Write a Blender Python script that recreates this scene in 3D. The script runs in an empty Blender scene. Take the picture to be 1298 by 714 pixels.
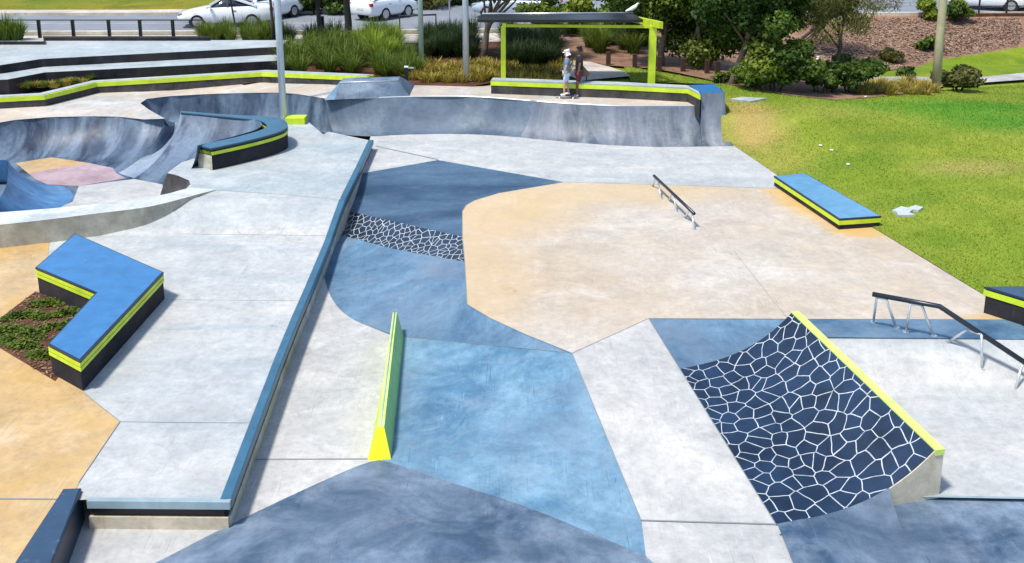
import bpy, bmesh, math, random
import numpy as np
from mathutils import Vector, Matrix
from mathutils.geometry import tessellate_polygon
random.seed(7); RNG = np.random.default_rng(7)
R = math.radians
scene = bpy.context.scene
C = scene.collection

# ------------------------------------------------------------------ camera, sky, sun, exposure
FPX, HORIZON, HC, CX, CY, WPX = 1300.0, -152.0, 7.9, 649.0, 166.0, 1298.0
PITCH = math.atan((CY - HORIZON) / FPX)
cam_data = bpy.data.cameras.new('camera')
cam = bpy.data.objects.new('camera', cam_data); C.objects.link(cam)
cam.location = (0, 0, HC); cam.rotation_euler = (math.pi / 2 - PITCH, 0, 0)
cam_data.sensor_fit = 'HORIZONTAL'; cam_data.sensor_width = 36; cam_data.lens = 36 * FPX / WPX; cam_data.shift_y = -(357.0 - CY) / WPX
cam_data.clip_end = 1500; cam_data.clip_start = 0.1
scene.camera = cam
SUN_EL, SUN_AZ = R(64), R(232)      # azimuth clockwise from +Y; the sun stands behind the camera on the left
world = bpy.data.worlds.new("World"); scene.world = world; world.use_nodes = True
wn = world.node_tree.nodes; bg = wn['Background']
sky = wn.new('ShaderNodeTexSky'); sky.sky_type = 'NISHITA'; sky.sun_disc = False
sky.sun_elevation = SUN_EL; sky.sun_rotation = SUN_AZ
world.node_tree.links.new(sky.outputs[0], bg.inputs[0]); bg.inputs[1].default_value = 0.15
sl = bpy.data.lights.new('sun', 'SUN'); sl.energy = 3.3; sl.angle = R(7.0); sl.color = (1, .95, .87)
sun = bpy.data.objects.new('sun', sl); C.objects.link(sun)
sd = Vector((math.sin(SUN_AZ) * math.cos(SUN_EL), math.cos(SUN_AZ) * math.cos(SUN_EL), math.sin(SUN_EL)))
sun.rotation_euler = sd.to_track_quat('Z', 'Y').to_euler()
vs = scene.view_settings
vs.view_transform = 'Standard'; vs.look = 'None'; vs.gamma = 1; vs.use_curve_mapping = False; vs.exposure = 0.56

# ------------------------------------------------------------------ measuring helpers
def ray(x, y):
    return Vector(((x - CX) / FPX, math.cos(PITCH) - (y - CY) / FPX * math.sin(PITCH), -math.sin(PITCH) - (y - CY) / FPX * math.cos(PITCH)))
def U(x, y, z=0.0):
    d = ray(x, y); return Vector((0, 0, HC)) + d * ((z - HC) / d.z)
def US(x, y, zf, off=0.0):
    # first crossing of a height surface
    d = ray(x, y); t = 6.0; o = Vector((0, 0, HC)); last = t
    while t < 400:
        p = o + d * t
        if p.z <= zf(p.x, p.y) + off:
            a, b = last, t
            for _ in range(24):
                m = (a + b) / 2; p = o + d * m
                if p.z <= zf(p.x, p.y) + off: b = m
                else: a = m
            return o + d * b
        last = t; t += 0.1
    return o + d * t
def at_depth(x, y, Y):
    d_ = ray(x, y); tt = Y / d_.y; return Vector((0, 0, HC)) + d_ * tt
def UL(pts): return [U(*p) for p in pts]
def smooth_poly(pts, sub=6, closed=False):
    out = []; n = len(pts)
    rng = range(n) if closed else range(n - 1)
    g = (lambda i: pts[i % n]) if closed else (lambda i: pts[max(0, min(n - 1, i))])
    for i in rng:
        p0, p1, p2, p3 = g(i - 1), g(i), g(i + 1), g(i + 2)
        for k in range(sub):
            t = k / sub
            out.append(0.5 * ((2 * p1) + (p2 - p0) * t + (2 * p0 - 5 * p1 + 4 * p2 - p3) * t * t + (3 * p1 - p0 - 3 * p2 + p3) * t ** 3))
    if not closed: out.append(pts[-1].copy())
    return out

# ------------------------------------------------------------------ object helpers
def link(name, me, parent=None):
    o = bpy.data.objects.new(name, me); C.objects.link(o)
    if parent is not None: o.parent = parent; o.matrix_parent_inverse = Matrix.Translation(-parent.location)
    return o
def mesh(name, verts, faces, mat, parent=None, smooth=False, uvs=None):
    me = bpy.data.meshes.new(name); me.from_pydata([tuple(v) for v in verts], [], faces)
    if uvs:
        ul = me.uv_layers.new(name='UVMap')
        for l in me.loops: ul.data[l.index].uv = uvs[l.vertex_index]
    if mat: me.materials.append(mat)
    if smooth:
        for p in me.polygons: p.use_smooth = True
    me.update(); return link(name, me, parent)
def frombm(name, bm, mat, parent=None, smooth=False):
    me = bpy.data.meshes.new(name); bm.normal_update(); bm.to_mesh(me); bm.free()
    if mat: me.materials.append(mat)
    if smooth:
        for p in me.polygons: p.use_smooth = True
    return link(name, me, parent)
def tag(o, label=None, cat=None, group=None, kind=None):
    if label: o['label'] = label
    if cat: o['category'] = cat
    if group: o['group'] = group
    if kind: o['kind'] = kind
    return o
def thing(name, label, cat, loc=(0, 0, 0), group=None):
    o = bpy.data.objects.new(name, None); C.objects.link(o); o.location = loc; o.empty_display_size = .2
    return tag(o, label, cat, group)
def dup(root, loc, rz=0.0, s=1.0, label=None, group=None):
    r = root.copy(); C.objects.link(r); r.location = loc; r.rotation_euler = (0, 0, rz); r.scale = (s, s, s)
    if label: r['label'] = label
    if group: r['group'] = group
    for ch in list(root.children):
        c = ch.copy(); C.objects.link(c); c.parent = r
        for g in list(ch.children):
            d = g.copy(); C.objects.link(d); d.parent = c
    return r
def struct(o): o['kind'] = 'structure'; return o

def sheet(name, poly, mat, zf=None, off=0.0, grid=1.0, parent=None, xs=(), ys=(), smooth=False):
    """flat or draped paving from a plan outline (vectors)"""
    bm = bmesh.new(); vs_ = [bm.verts.new((p.x, p.y, 0 if zf else p.z)) for p in poly]
    bm.faces.new(vs_); bm.normal_update()
    if zf:
        x0 = min(p.x for p in poly); x1 = max(p.x for p in poly); y0 = min(p.y for p in poly); y1 = max(p.y for p in poly)
        cx = list(xs) + list(np.arange(x0 + grid, x1, grid)); cy = list(ys) + list(np.arange(y0 + grid, y1, grid))
        for x in cx: bmesh.ops.bisect_plane(bm, geom=bm.verts[:] + bm.edges[:] + bm.faces[:], plane_co=(x, 0, 0), plane_no=(1, 0, 0), dist=1e-5)
        for y in cy: bmesh.ops.bisect_plane(bm, geom=bm.verts[:] + bm.edges[:] + bm.faces[:], plane_co=(0, y, 0), plane_no=(0, 1, 0), dist=1e-5)
        for v in bm.verts: v.co.z = zf(v.co.x, v.co.y) + off
    bmesh.ops.triangulate(bm, faces=bm.faces[:])
    for f in bm.faces:
        f.normal_update()
        if f.normal.z < 0: f.normal_flip()
    return frombm(name, bm, mat, parent, smooth)
def area2(poly): return sum(poly[i].x * poly[(i + 1) % len(poly)].y - poly[(i + 1) % len(poly)].x * poly[i].y for i in range(len(poly)))
def inset(poly, d):
    """move plan outline outwards by d (negative: inwards)"""
    n = len(poly); s = 1 if area2(poly) > 0 else -1; out = []
    for i in range(n):
        a, b, c = poly[i - 1], poly[i], poly[(i + 1) % n]
        e1 = Vector((b.x - a.x, b.y - a.y)); e2 = Vector((c.x - b.x, c.y - b.y))
        if e1.length < 1e-6 or e2.length < 1e-6: out.append(b.copy()); continue
        e1.normalize(); e2.normalize()
        n1 = Vector((e1.y, -e1.x)) * s; n2 = Vector((e2.y, -e2.x)) * s
        m = n1 + n2
        if m.length < .1: m = n1.copy()
        m.normalize(); k = d / max(.35, m.dot(n1))
        out.append(Vector((b.x + m.x * k, b.y + m.y * k, b.z)))
    return out
def prism(name, poly, z0, z1, mat, parent=None, bevel=0.0, topd=0.0):
    """closed block; z0/z1 numbers or functions of (x, y)"""
    f0 = z0 if callable(z0) else (lambda x, y: z0); f1 = z1 if callable(z1) else (lambda x, y: z1)
    bm = bmesh.new(); p = poly if area2(poly) > 0 else poly[::-1]; n = len(p); q = inset(p, topd) if topd else p
    a = [bm.verts.new((v.x, v.y, f0(v.x, v.y))) for v in p]; b = [bm.verts.new((w.x, w.y, f1(v.x, v.y))) for v, w in zip(p, q)]
    if bevel: bt = bm.faces.new(a[::-1]); tp = bm.faces.new(b)
    else:
        for tri_ in tessellate_polygon([[Vector((v.x, v.y, 0)) for v in p]]):
            i0, i1, i2 = tri_; cr_ = (p[i1].x - p[i0].x) * (p[i2].y - p[i0].y) - (p[i1].y - p[i0].y) * (p[i2].x - p[i0].x)
            if cr_ < 0: i1, i2 = i2, i1
            bm.faces.new((b[i0], b[i1], b[i2])); bm.faces.new((a[i2], a[i1], a[i0]))
    for i in range(n): bm.faces.new((a[i], a[(i + 1) % n], b[(i + 1) % n], b[i]))
    if bevel: bmesh.ops.bevel(bm, geom=[e for e in tp.edges], offset=bevel, segments=2, affect='EDGES', profile=.6)
    bmesh.ops.triangulate(bm, faces=[f for f in bm.faces if len(f.verts) > 4])
    return frombm(name, bm, mat, parent)
def box(name, c, s, mat, parent=None, rz=0.0, bevel=0.0, rx=0.0):
    bm = bmesh.new(); bmesh.ops.create_cube(bm, size=1)
    bmesh.ops.scale(bm, vec=s, verts=bm.verts)
    if bevel: bmesh.ops.bevel(bm, geom=bm.edges[:], offset=bevel, segments=2, affect='EDGES', profile=.6)
    bmesh.ops.rotate(bm, cent=(0, 0, 0), matrix=Matrix.Rotation(rz, 3, 'Z') @ Matrix.Rotation(rx, 3, 'X'), verts=bm.verts)
    bmesh.ops.translate(bm, vec=c, verts=bm.verts)
    return frombm(name, bm, mat, parent)
def tube_geo(path, rad, seg=10, base=0):
    verts = []; faces = []; n = len(path); path = [Vector(p) for p in path]
    for i, p in enumerate(path):
        t = (path[min(n - 1, i + 1)] - path[max(0, i - 1)]).normalized()
        u = t.orthogonal().normalized() if i == 0 else (u - t * u.dot(t)).normalized()
        w = t.cross(u); r = rad[i] if isinstance(rad, (list, tuple)) else rad
        for k in range(seg):
            a = 2 * math.pi * k / seg; verts.append(p + (u * math.cos(a) + w * math.sin(a)) * r)
    for i in range(n - 1):
        for k in range(seg):
            k2 = (k + 1) % seg
            faces.append((base + i * seg + k, base + i * seg + k2, base + (i + 1) * seg + k2, base + (i + 1) * seg + k))
    faces.append(tuple(base + k for k in range(seg))[::-1]); faces.append(tuple(base + (n - 1) * seg + k for k in range(seg)))
    return verts, faces
def tube(name, path, rad, mat, parent=None, seg=10):
    v, f = tube_geo(path, rad, seg); return mesh(name, v, f, mat, parent, True)
def tubes(name, specs, mat, parent=None, seg=6):
    V, F = [], []
    for path, rad in specs:
        v, f = tube_geo(path, rad, seg, len(V)); V += v; F += f
    return mesh(name, V, F, mat, parent, True)
def grid_mesh(name, rows, mat, parent=None, smooth=True, uv=False):
    m, n = len(rows), len(rows[0]); V = [p for r in rows for p in r]; F = []
    for i in range(m - 1):
        for j in range(n - 1): F.append((i * n + j, i * n + j + 1, (i + 1) * n + j + 1, (i + 1) * n + j))
    uvs = None
    if uv:
        uvs = []
        ul = [0.0]
        for i in range(1, m): ul.append(ul[-1] + (rows[i][n // 2] - rows[i - 1][n // 2]).length)
        for i in range(m):
            s = 0.0
            for j in range(n):
                if j: s += (rows[i][j] - rows[i][j - 1]).length
                uvs.append((ul[i], s))
    o = mesh(name, V, F, mat, parent, smooth, uvs)
    me = o.data; up = sum(p.normal.z * p.area for p in me.polygons)
    if up < 0: me.flip_normals()
    return o
def transition(name, rim, foot, mat, parent=None, am=70, n=12, sub=6, uv=False, power=None):
    """concave skate transition from a foot line up to a rim line"""
    rim = smooth_poly(rim, sub) if sub else rim; foot = smooth_poly(foot, sub) if sub else foot
    am = R(am); rows = []
    for r, f in zip(rim, foot):
        row = []
        for k in range(n + 1):
            a = am * k / n; h = math.sin(a) / math.sin(am); v = (1 - math.cos(a)) / (1 - math.cos(am))
            if power: h = k / n; v = h ** power
            row.append(Vector((f.x + (r.x - f.x) * h, f.y + (r.y - f.y) * h, f.z + (r.z - f.z) * v)))
        rows.append(row)
    return grid_mesh(name, rows, mat, parent, True, uv), rows
def coons(a, b, c, d, n=14):
    """bilinear warp of four corners"""
    rows = []
    for i in range(n + 1):
        u = i / n; rows.append([(a.lerp(b, u)).lerp(d.lerp(c, u), j / n) for j in range(n + 1)])
    return rows

# ------------------------------------------------------------------ materials
def nm(name):
    m = bpy.data.materials.new(name); m.use_nodes = True; return m, m.node_tree.nodes, m.node_tree.links
def rgba(c): return (c[0], c[1], c[2], 1)
def mixc(N, L, fac, a, b, mode='MIX'):
    x = N.new('ShaderNodeMix'); x.data_type = 'RGBA'; x.blend_type = mode
    for s, v in ((0, fac), (6, a), (7, b)):
        if hasattr(v, 'links') or hasattr(v, 'is_linked'): L.new(v, x.inputs[s])
        else: x.inputs[s].default_value = v if s == 0 else rgba(v)
    return x.outputs[2]
def noise(N, L, vec, scale, detail=5, rough=.6, dist=0.0):
    n = N.new('ShaderNodeTexNoise'); n.inputs['Scale'].default_value = scale; n.inputs['Detail'].default_value = detail
    n.inputs['Roughness'].default_value = rough; n.inputs['Distortion'].default_value = dist
    if vec is not None: L.new(vec, n.inputs['Vector'])
    return n.outputs['Fac']
def ramp(N, L, src, stops):
    r = N.new('ShaderNodeValToRGB'); e = r.color_ramp.elements
    while len(e) < len(stops): e.new(.5)
    for el, (p, v) in zip(e, stops): el.position = p; el.color = rgba(v) if isinstance(v, tuple) else (v, v, v, 1)
    L.new(src, r.inputs[0]); return r.outputs[0]
def coords(N, L, scale=(1, 1, 1), kind='Object', rot=(0, 0, 0)):
    t = N.new('ShaderNodeTexCoord'); m = N.new('ShaderNodeMapping'); m.inputs['Scale'].default_value = scale; m.inputs['Rotation'].default_value = rot
    L.new(t.outputs[kind], m.inputs[0]); return m.outputs[0]
def concrete(name, col, dark=None, light=None, rough=.62, mott=.55, big=.45, streak=(1, 1, 1), stain=None, bump=.12, cracks=.28, spec=.4, rot=0, blobs=(), contrast=1.0, hard=.16):
    m, N, L = nm(name); B = N['Principled BSDF']
    dark = dark or tuple(c * .74 for c in col); light = light or tuple(min(1, c * 1.13 + .01) for c in col)
    v = coords(N, L, streak, rot=(0, 0, rot)); o = coords(N, L)
    f1 = ramp(N, L, noise(N, L, v, big, 7, .62, .6), [(.5 - hard, 0.0), (.5 + hard, 1.0)])
    c = mixc(N, L, f1, dark, light)
    f2 = ramp(N, L, noise(N, L, o, 3.2, 8, .68, .3), [(.3, 0.0), (.7, 1.0)])
    c = mixc(N, L, mott, c, mixc(N, L, 1.0, c, mixc(N, L, f2, (.76, .76, .76), (1.2, 1.2, 1.2)), 'MULTIPLY'))
    # blotches, worn pale patches and darker traffic film at middle sizes
    fm = ramp(N, L, noise(N, L, o, 1.15, 10, .72, .5), [(.36, 0.0), (.52, .5), (.66, 1.0)])
    c = mixc(N, L, min(1, .5 * contrast), c, mixc(N, L, 1.0, c, mixc(N, L, fm, (.72, .73, .75), (1.24, 1.23, 1.20)), 'MULTIPLY'))
    lp = noise(N, L, o, .62, 9, .7, 1.0); fw = ramp(N, L, lp, [(.54, 0.0), (.68, 1.0)])
    wm = N.new('ShaderNodeMath'); wm.operation = 'MULTIPLY'; wm.inputs[1].default_value = .42 * contrast; L.new(fw, wm.inputs[0])
    g_ = sum(col) / 3; c = mixc(N, L, wm.outputs[0], c, tuple(min(1, (x * .55 + g_ * .45) * 1.45 + .03) for x in col))
    for k_, (sx_, sy_, ro_, am_, lt_) in enumerate(((30, .8, 1.9, .55, 0), (38, .9, -.5, .5, 1), (22, .5, 2.7, .5, 0))):
        q_ = coords(N, L, (sx_, sy_, 1), rot=(0, 0, ro_ + rot)); fs_ = ramp(N, L, noise(N, L, q_, .8, 4, .6, 2.2), [(.635, 0.0), (.675, 1.0)])
        gt_ = ramp(N, L, noise(N, L, o, .7 + .3 * k_, 3, .5), [(.48, 0.0), (.62, 1.0)])
        m1 = N.new('ShaderNodeMath'); m1.operation = 'MULTIPLY'; L.new(fs_, m1.inputs[0]); L.new(gt_, m1.inputs[1])
        m2 = N.new('ShaderNodeMath'); m2.operation = 'MULTIPLY'; m2.inputs[1].default_value = am_ * contrast; L.new(m1.outputs[0], m2.inputs[0])
        c = mixc(N, L, m2.outputs[0], c, tuple(min(1, x * 1.5 + .03) for x in col) if lt_ else tuple(x * .5 for x in col))
    fg_ = ramp(N, L, noise(N, L, o, 7.5, 12, .78, .2), [(.36, .80), (.5, 1.0), (.66, 1.14)])
    c = mixc(N, L, min(1, .75 * contrast), c, mixc(N, L, 1.0, c, fg_, 'MULTIPLY'))
    # trowel scuffs
    sc = coords(N, L, (9, .8, 1), rot=(0, 0, .7 + rot))
    f3 = ramp(N, L, noise(N, L, sc, 1.3, 6, .7, 1.2), [(.56, 0.0), (.74, 1.0)])
    mm = N.new('ShaderNodeMath'); mm.operation = 'MULTIPLY'; mm.inputs[1].default_value = .28; L.new(f3, mm.inputs[0])
    c = mixc(N, L, mm.outputs[0], c, tuple(x * .66 for x in col))
    if stain:
        f4 = ramp(N, L, noise(N, L, o, .33, 5, .6, .5), [(.44, 0.0), (.64, 1.0)])
        m4 = N.new('ShaderNodeMath'); m4.operation = 'MULTIPLY'; m4.inputs[1].default_value = stain[1]; L.new(f4, m4.inputs[0])
        c = mixc(N, L, m4.outputs[0], c, stain[0])
    for (bc, br, bsx, bsy, bcol, bamt) in blobs:
        # pigment stain: soft edged patch with its own place on the slab
        mp = N.new('ShaderNodeMapping'); mp.vector_type = 'TEXTURE'; mp.inputs['Location'].default_value = (bc.x, bc.y, 0); mp.inputs['Rotation'].default_value = (0, 0, br); mp.inputs['Scale'].default_value = (bsx, bsy, 1)
        L.new(o, mp.inputs[0]); sx = N.new('ShaderNodeSeparateXYZ'); L.new(mp.outputs[0], sx.inputs[0]); cb = N.new('ShaderNodeCombineXYZ'); L.new(sx.outputs[0], cb.inputs[0]); L.new(sx.outputs[1], cb.inputs[1])
        ln = N.new('ShaderNodeVectorMath'); ln.operation = 'LENGTH'; L.new(cb.outputs[0], ln.inputs[0])
        ad = N.new('ShaderNodeMath'); ad.operation = 'ADD'; L.new(ln.outputs['Value'], ad.inputs[0]); ns = N.new('ShaderNodeMath'); ns.operation = 'MULTIPLY'; ns.inputs[1].default_value = .7; L.new(noise(N, L, o, 1.6, 5, .6), ns.inputs[0]); L.new(ns.outputs[0], ad.inputs[1])
        fb = ramp(N, L, ad.outputs[0], [(.75, 1.0), (1.0, .35)]); fb2 = N.new('ShaderNodeMapRange'); fb2.inputs[1].default_value = .8; fb2.inputs[2].default_value = 1.5; fb2.inputs[3].default_value = bamt; fb2.inputs[4].default_value = 0; L.new(ad.outputs[0], fb2.inputs[0])
        c = mixc(N, L, fb2.outputs[0], c, bcol)
    if cracks:
        # hairline marks that wander and fade
        vo = N.new('ShaderNodeTexVoronoi'); vo.feature = 'DISTANCE_TO_EDGE'; vo.inputs['Scale'].default_value = .55
        wv = N.new('ShaderNodeVectorMath'); wv.operation = 'ADD'
        nn = N.new('ShaderNodeTexNoise'); nn.inputs['Scale'].default_value = 1.1; nn.inputs['Detail'].default_value = 5; L.new(o, nn.inputs['Vector'])
        L.new(o, wv.inputs[0]); L.new(nn.outputs['Color'], wv.inputs[1]); L.new(wv.outputs[0], vo.inputs['Vector'])
        cr = ramp(N, L, vo.outputs['Distance'], [(.0, 1.0), (.009, 0.0)])
        gate = ramp(N, L, noise(N, L, o, .5, 3, .5), [(.54, 0.0), (.64, 1.0)])
        a = N.new('ShaderNodeMath'); a.operation = 'MULTIPLY'; L.new(cr, a.inputs[0]); L.new(gate, a.inputs[1])
        b = N.new('ShaderNodeMath'); b.operation = 'MULTIPLY'; b.inputs[1].default_value = cracks; L.new(a.outputs[0], b.inputs[0])
        c = mixc(N, L, b.outputs[0], c, tuple(x * .35 for x in col))
    # fine grit and small dark spots
    g = ramp(N, L, noise(N, L, o, 34, 4, .7), [(.66, 0.0), (.74, 1.0)])
    gm = N.new('ShaderNodeMath'); gm.operation = 'MULTIPLY'; gm.inputs[1].default_value = .22; L.new(g, gm.inputs[0])
    c = mixc(N, L, gm.outputs[0], c, tuple(x * .5 for x in col))
    L.new(c, B.inputs['Base Color'])
    rr = ramp(N, L, f2, [(0, rough - .08), (1, min(1, rough + .1))]); L.new(rr, B.inputs['Roughness'])
    B.inputs['Specular IOR Level'].default_value = spec
    bp = N.new('ShaderNodeBump'); bp.inputs['Strength'].default_value = bump; bp.inputs['Distance'].default_value = .02
    L.new(noise(N, L, o, 14, 9, .7), bp.inputs['Height']); L.new(bp.outputs[0], B.inputs['Normal'])
    return m
def paint(name, col, rough=.45, wear=None, wearamt=.5, metal=0.0, spec=.5):
    m, N, L = nm(name); B = N['Principled BSDF']; o = coords(N, L)
    f = ramp(N, L, noise(N, L, o, 2.6, 7, .65, .4), [(.32, 0.0), (.7, 1.0)])
    c = mixc(N, L, f, tuple(x * .8 for x in col), tuple(min(1, x * 1.12) for x in col))
    if wear:
        w = ramp(N, L, noise(N, L, o, 9, 8, .75, .8), [(.58, 0.0), (.68, 1.0)])
        k = N.new('ShaderNodeMath'); k.operation = 'MULTIPLY'; k.inputs[1].default_value = wearamt; L.new(w, k.inputs[0])
        c = mixc(N, L, k.outputs[0], c, wear)
    L.new(c, B.inputs['Base Color']); B.inputs['Roughness'].default_value = rough; B.inputs['Metallic'].default_value = metal
    B.inputs['Specular IOR Level'].default_value = spec
    bp = N.new('ShaderNodeBump'); bp.inputs['Strength'].default_value = .08; bp.inputs['Distance'].default_value = .01
    L.new(noise(N, L, o, 30, 5, .6), bp.inputs['Height']); L.new(bp.outputs[0], B.inputs['Normal'])
    return m
def plain(name, col, rough=.5, metal=0.0, spec=.5, coat=0.0):
    m, N, L = nm(name); B = N['Principled BSDF']
    c = mixc(N, L, noise(N, L, coords(N, L), 6, 3, .5), tuple(x * .88 for x in col), tuple(min(1, x * 1.1) for x in col))
    L.new(c, B.inputs['Base Color']); B.inputs['Roughness'].default_value = rough
    B.inputs['Metallic'].default_value = metal; B.inputs['Specular IOR Level'].default_value = spec; B.inputs['Coat Weight'].default_value = coat
    return m
def voronoi_mat(name, scale, width, col=(.012, .035, .085), line=(.72, .74, .76), kind='UV', stretch=(1, 1, 1), rough=.4):
    m, N, L = nm(name); B = N['Principled BSDF']; v = coords(N, L, stretch, kind); o = coords(N, L)
    nn = N.new('ShaderNodeTexNoise'); nn.inputs['Scale'].default_value = 1.5; L.new(v, nn.inputs['Vector'])
    mx = N.new('ShaderNodeVectorMath'); mx.operation = 'MULTIPLY_ADD'; mx.inputs[1].default_value = (.18, .18, 0); L.new(nn.outputs['Color'], mx.inputs[0]); L.new(v, mx.inputs[2])
    vo = N.new('ShaderNodeTexVoronoi'); vo.voronoi_dimensions = '2D'; vo.feature = 'DISTANCE_TO_EDGE'; vo.inputs['Scale'].default_value = scale; vo.inputs['Randomness'].default_value = .82
    L.new(mx.outputs[0], vo.inputs['Vector'])
    f = ramp(N, L, vo.outputs['Distance'], [(width * .82, 1.0), (width, 0.0)])
    t = ramp(N, L, noise(N, L, o, 1.4, 6, .6), [(.35, 0.0), (.7, 1.0)])
    base = mixc(N, L, t, tuple(x * .45 for x in col), tuple(x * 1.3 for x in col))
    wr = ramp(N, L, noise(N, L, o, 7, 8, .75), [(.34, (line[0] * .42, line[1] * .46, line[2] * .52)), (.52, line)])
    L.new(mixc(N, L, f, base, wr), B.inputs['Base Color']); B.inputs['Roughness'].default_value = rough
    bp = N.new('ShaderNodeBump'); bp.inputs['Strength'].default_value = .15; bp.inputs['Distance'].default_value = .01
    L.new(noise(N, L, o, 18, 6, .7), bp.inputs['Height']); L.new(bp.outputs[0], B.inputs['Normal'])
    return m
def add_blobs(N, L, o, c, blobs):
    for (bx, by, br, bsx, bsy, bcol, bamt) in blobs:
        mp = N.new('ShaderNodeMapping'); mp.vector_type = 'TEXTURE'; mp.inputs['Location'].default_value = (bx, by, 0); mp.inputs['Rotation'].default_value = (0, 0, br); mp.inputs['Scale'].default_value = (bsx, bsy, 1)
        L.new(o, mp.inputs[0]); sx = N.new('ShaderNodeSeparateXYZ'); L.new(mp.outputs[0], sx.inputs[0]); cb = N.new('ShaderNodeCombineXYZ'); L.new(sx.outputs[0], cb.inputs[0]); L.new(sx.outputs[1], cb.inputs[1])
        ln = N.new('ShaderNodeVectorMath'); ln.operation = 'LENGTH'; L.new(cb.outputs[0], ln.inputs[0])
        ad = N.new('ShaderNodeMath'); ad.operation = 'MULTIPLY_ADD'; L.new(noise(N, L, o, 1.8, 5, .7), ad.inputs[0]); ad.inputs[1].default_value = 1.3; L.new(ln.outputs['Value'], ad.inputs[2])
        fb = N.new('ShaderNodeMapRange'); fb.inputs[1].default_value = 1.0; fb.inputs[2].default_value = 1.9; fb.inputs[3].default_value = bamt; fb.inputs[4].default_value = 0; L.new(ad.outputs[0], fb.inputs[0])
        c = mixc(N, L, fb.outputs[0], c, bcol)
    return c
def PB(x, y, sx_, sy_, col_, amt_, z=.55, r_=.1): p = U(x, y, z); return (p.x, p.y, r_, sx_, sy_, col_, amt_)
LB = [PB(955, 158, 1.1, 1.7, (.40, .28, .10), .8), PB(985, 185, 1.2, 1.5, (.34, .30, .07), .5), PB(1235, 205, 1.7, .8, (.37, .30, .10), .55, .6), PB(1060, 150, 1.8, 1.0, (.30, .31, .06), .5),
      PB(1215, 142, 4.6, 2.0, (.075, .25, .015), .85, .4), PB(1280, 160, 3.0, 1.4, (.06, .23, .015), .7, .5), PB(1075, 195, 1.5, .8, (.11, .20, .015), .6), PB(1160, 235, 1.6, .6, (.11, .20, .015), .55), PB(1120, 178, 1.3, .6, (.12, .21, .015), .5), PB(1200, 290, 1.3, .6, (.13, .22, .015), .5, .3), PB(1120, 130, 2.6, .9, (.27, .33, .03), .5)]
def earth(name, cols, scale=2.0, fine=28, bump=.8, rough=.9, big=.25, blobs=()):
    """ground cover of three colours broken up at several sizes"""
    m, N, L = nm(name); B = N['Principled BSDF']; o = coords(N, L)
    a = ramp(N, L, noise(N, L, o, big, 6, .65, .8), [(.36, cols[0]), (.64, cols[1])])
    f = ramp(N, L, noise(N, L, o, scale, 8, .72, .4), [(.42, 0.0), (.68, 1.0)])
    c = mixc(N, L, f, a, cols[2])
    c = add_blobs(N, L, o, c, blobs)
    g = ramp(N, L, noise(N, L, o, fine, 6, .8), [(.36, .62), (.64, 1.3)])
    c = mixc(N, L, 1.0, c, g, 'MULTIPLY')
    L.new(c, B.inputs['Base Color']); B.inputs['Roughness'].default_value = rough; B.inputs['Specular IOR Level'].default_value = .2
    bp = N.new('ShaderNodeBump'); bp.inputs['Strength'].default_value = bump; bp.inputs['Distance'].default_value = .04
    L.new(noise(N, L, o, fine * .6, 8, .75), bp.inputs['Height']); L.new(bp.outputs[0], B.inputs['Normal'])
    return m
def leafmat(name, c1, c2, c3=None, rough=.55, scale=1.2, blobs=()):
    m, N, L = nm(name); B = N['Principled BSDF']; o = coords(N, L)
    f = ramp(N, L, noise(N, L, o, scale, 3, .6), [(.35, 0.0), (.65, 1.0)])
    c = mixc(N, L, f, c1, c2)
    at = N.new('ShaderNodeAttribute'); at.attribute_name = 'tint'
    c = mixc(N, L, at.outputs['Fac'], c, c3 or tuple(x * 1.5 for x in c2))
    c = add_blobs(N, L, o, c, blobs)
    L.new(c, B.inputs['Base Color']); B.inputs['Roughness'].default_value = rough; B.inputs['Specular IOR Level'].default_value = .3
    try:
        B.inputs['Transmission Weight'].default_value = 0
        B.inputs['Subsurface Weight'].default_value = 0
    except Exception: pass
    tr = N.new('ShaderNodeBsdfTranslucent'); L.new(c, tr.inputs[0]); ms = N.new('ShaderNodeMixShader'); ms.inputs[0].default_value = .3
    L.new(B.outputs[0], ms.inputs[1]); L.new(tr.outputs[0], ms.inputs[2]); L.new(ms.outputs[0], N['Material Output'].inputs[0])
    return m

M = {}
M['white'] = concrete('pale_concrete', (.435, .43, .41), dark=(.375, .38, .37), light=(.49, .48, .455), mott=.4, big=.4, bump=.08)
M['white2'] = concrete('pale_concrete_streaked', (.415, .425, .42), dark=(.35, .385, .395), light=(.475, .47, .45), streak=(.3, 1.6, 1), mott=.35, bump=.08)
M['deckgrey'] = concrete('deck_concrete', (.36, .40, .405), dark=(.31, .37, .39), light=(.42, .44, .435), streak=(.35, 1.5, 1), mott=.35)
M['backpath'] = concrete('back_path_concrete', (.46, .44, .40), dark=(.36, .37, .36), light=(.56, .50, .43), stain=((.50, .33, .17), .45))
M['tan'] = concrete('tan_concrete', (.47, .405, .325), dark=(.44, .365, .275), light=(.49, .455, .405), mott=.35, big=.22, stain=((.45, .34, .21), .35), cracks=.3, streak=(.7, 1.3, 1), blobs=((U(1022, 258, 0), math.atan2((U(1064,290,0)-U(981,238,0)).y, (U(1064,290,0)-U(981,238,0)).x), 2.4, .75, (.55, .33, .08), .8), (U(1090, 292, 0), 0, .9, .6, (.55, .33, .08), .7), (U(1262, 408, 0), 0, .8, .4, (.55, .33, .10), .7), (U(625, 262, 0), 0, 2.4, 2.6, (.54, .38, .18), .6), (U(600, 350, 0), 0, 1.4, 4.0, (.53, .38, .20), .5), (U(790, 242, 0), 0, 3.0, 1.4, (.54, .39, .19), .5)))
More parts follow.
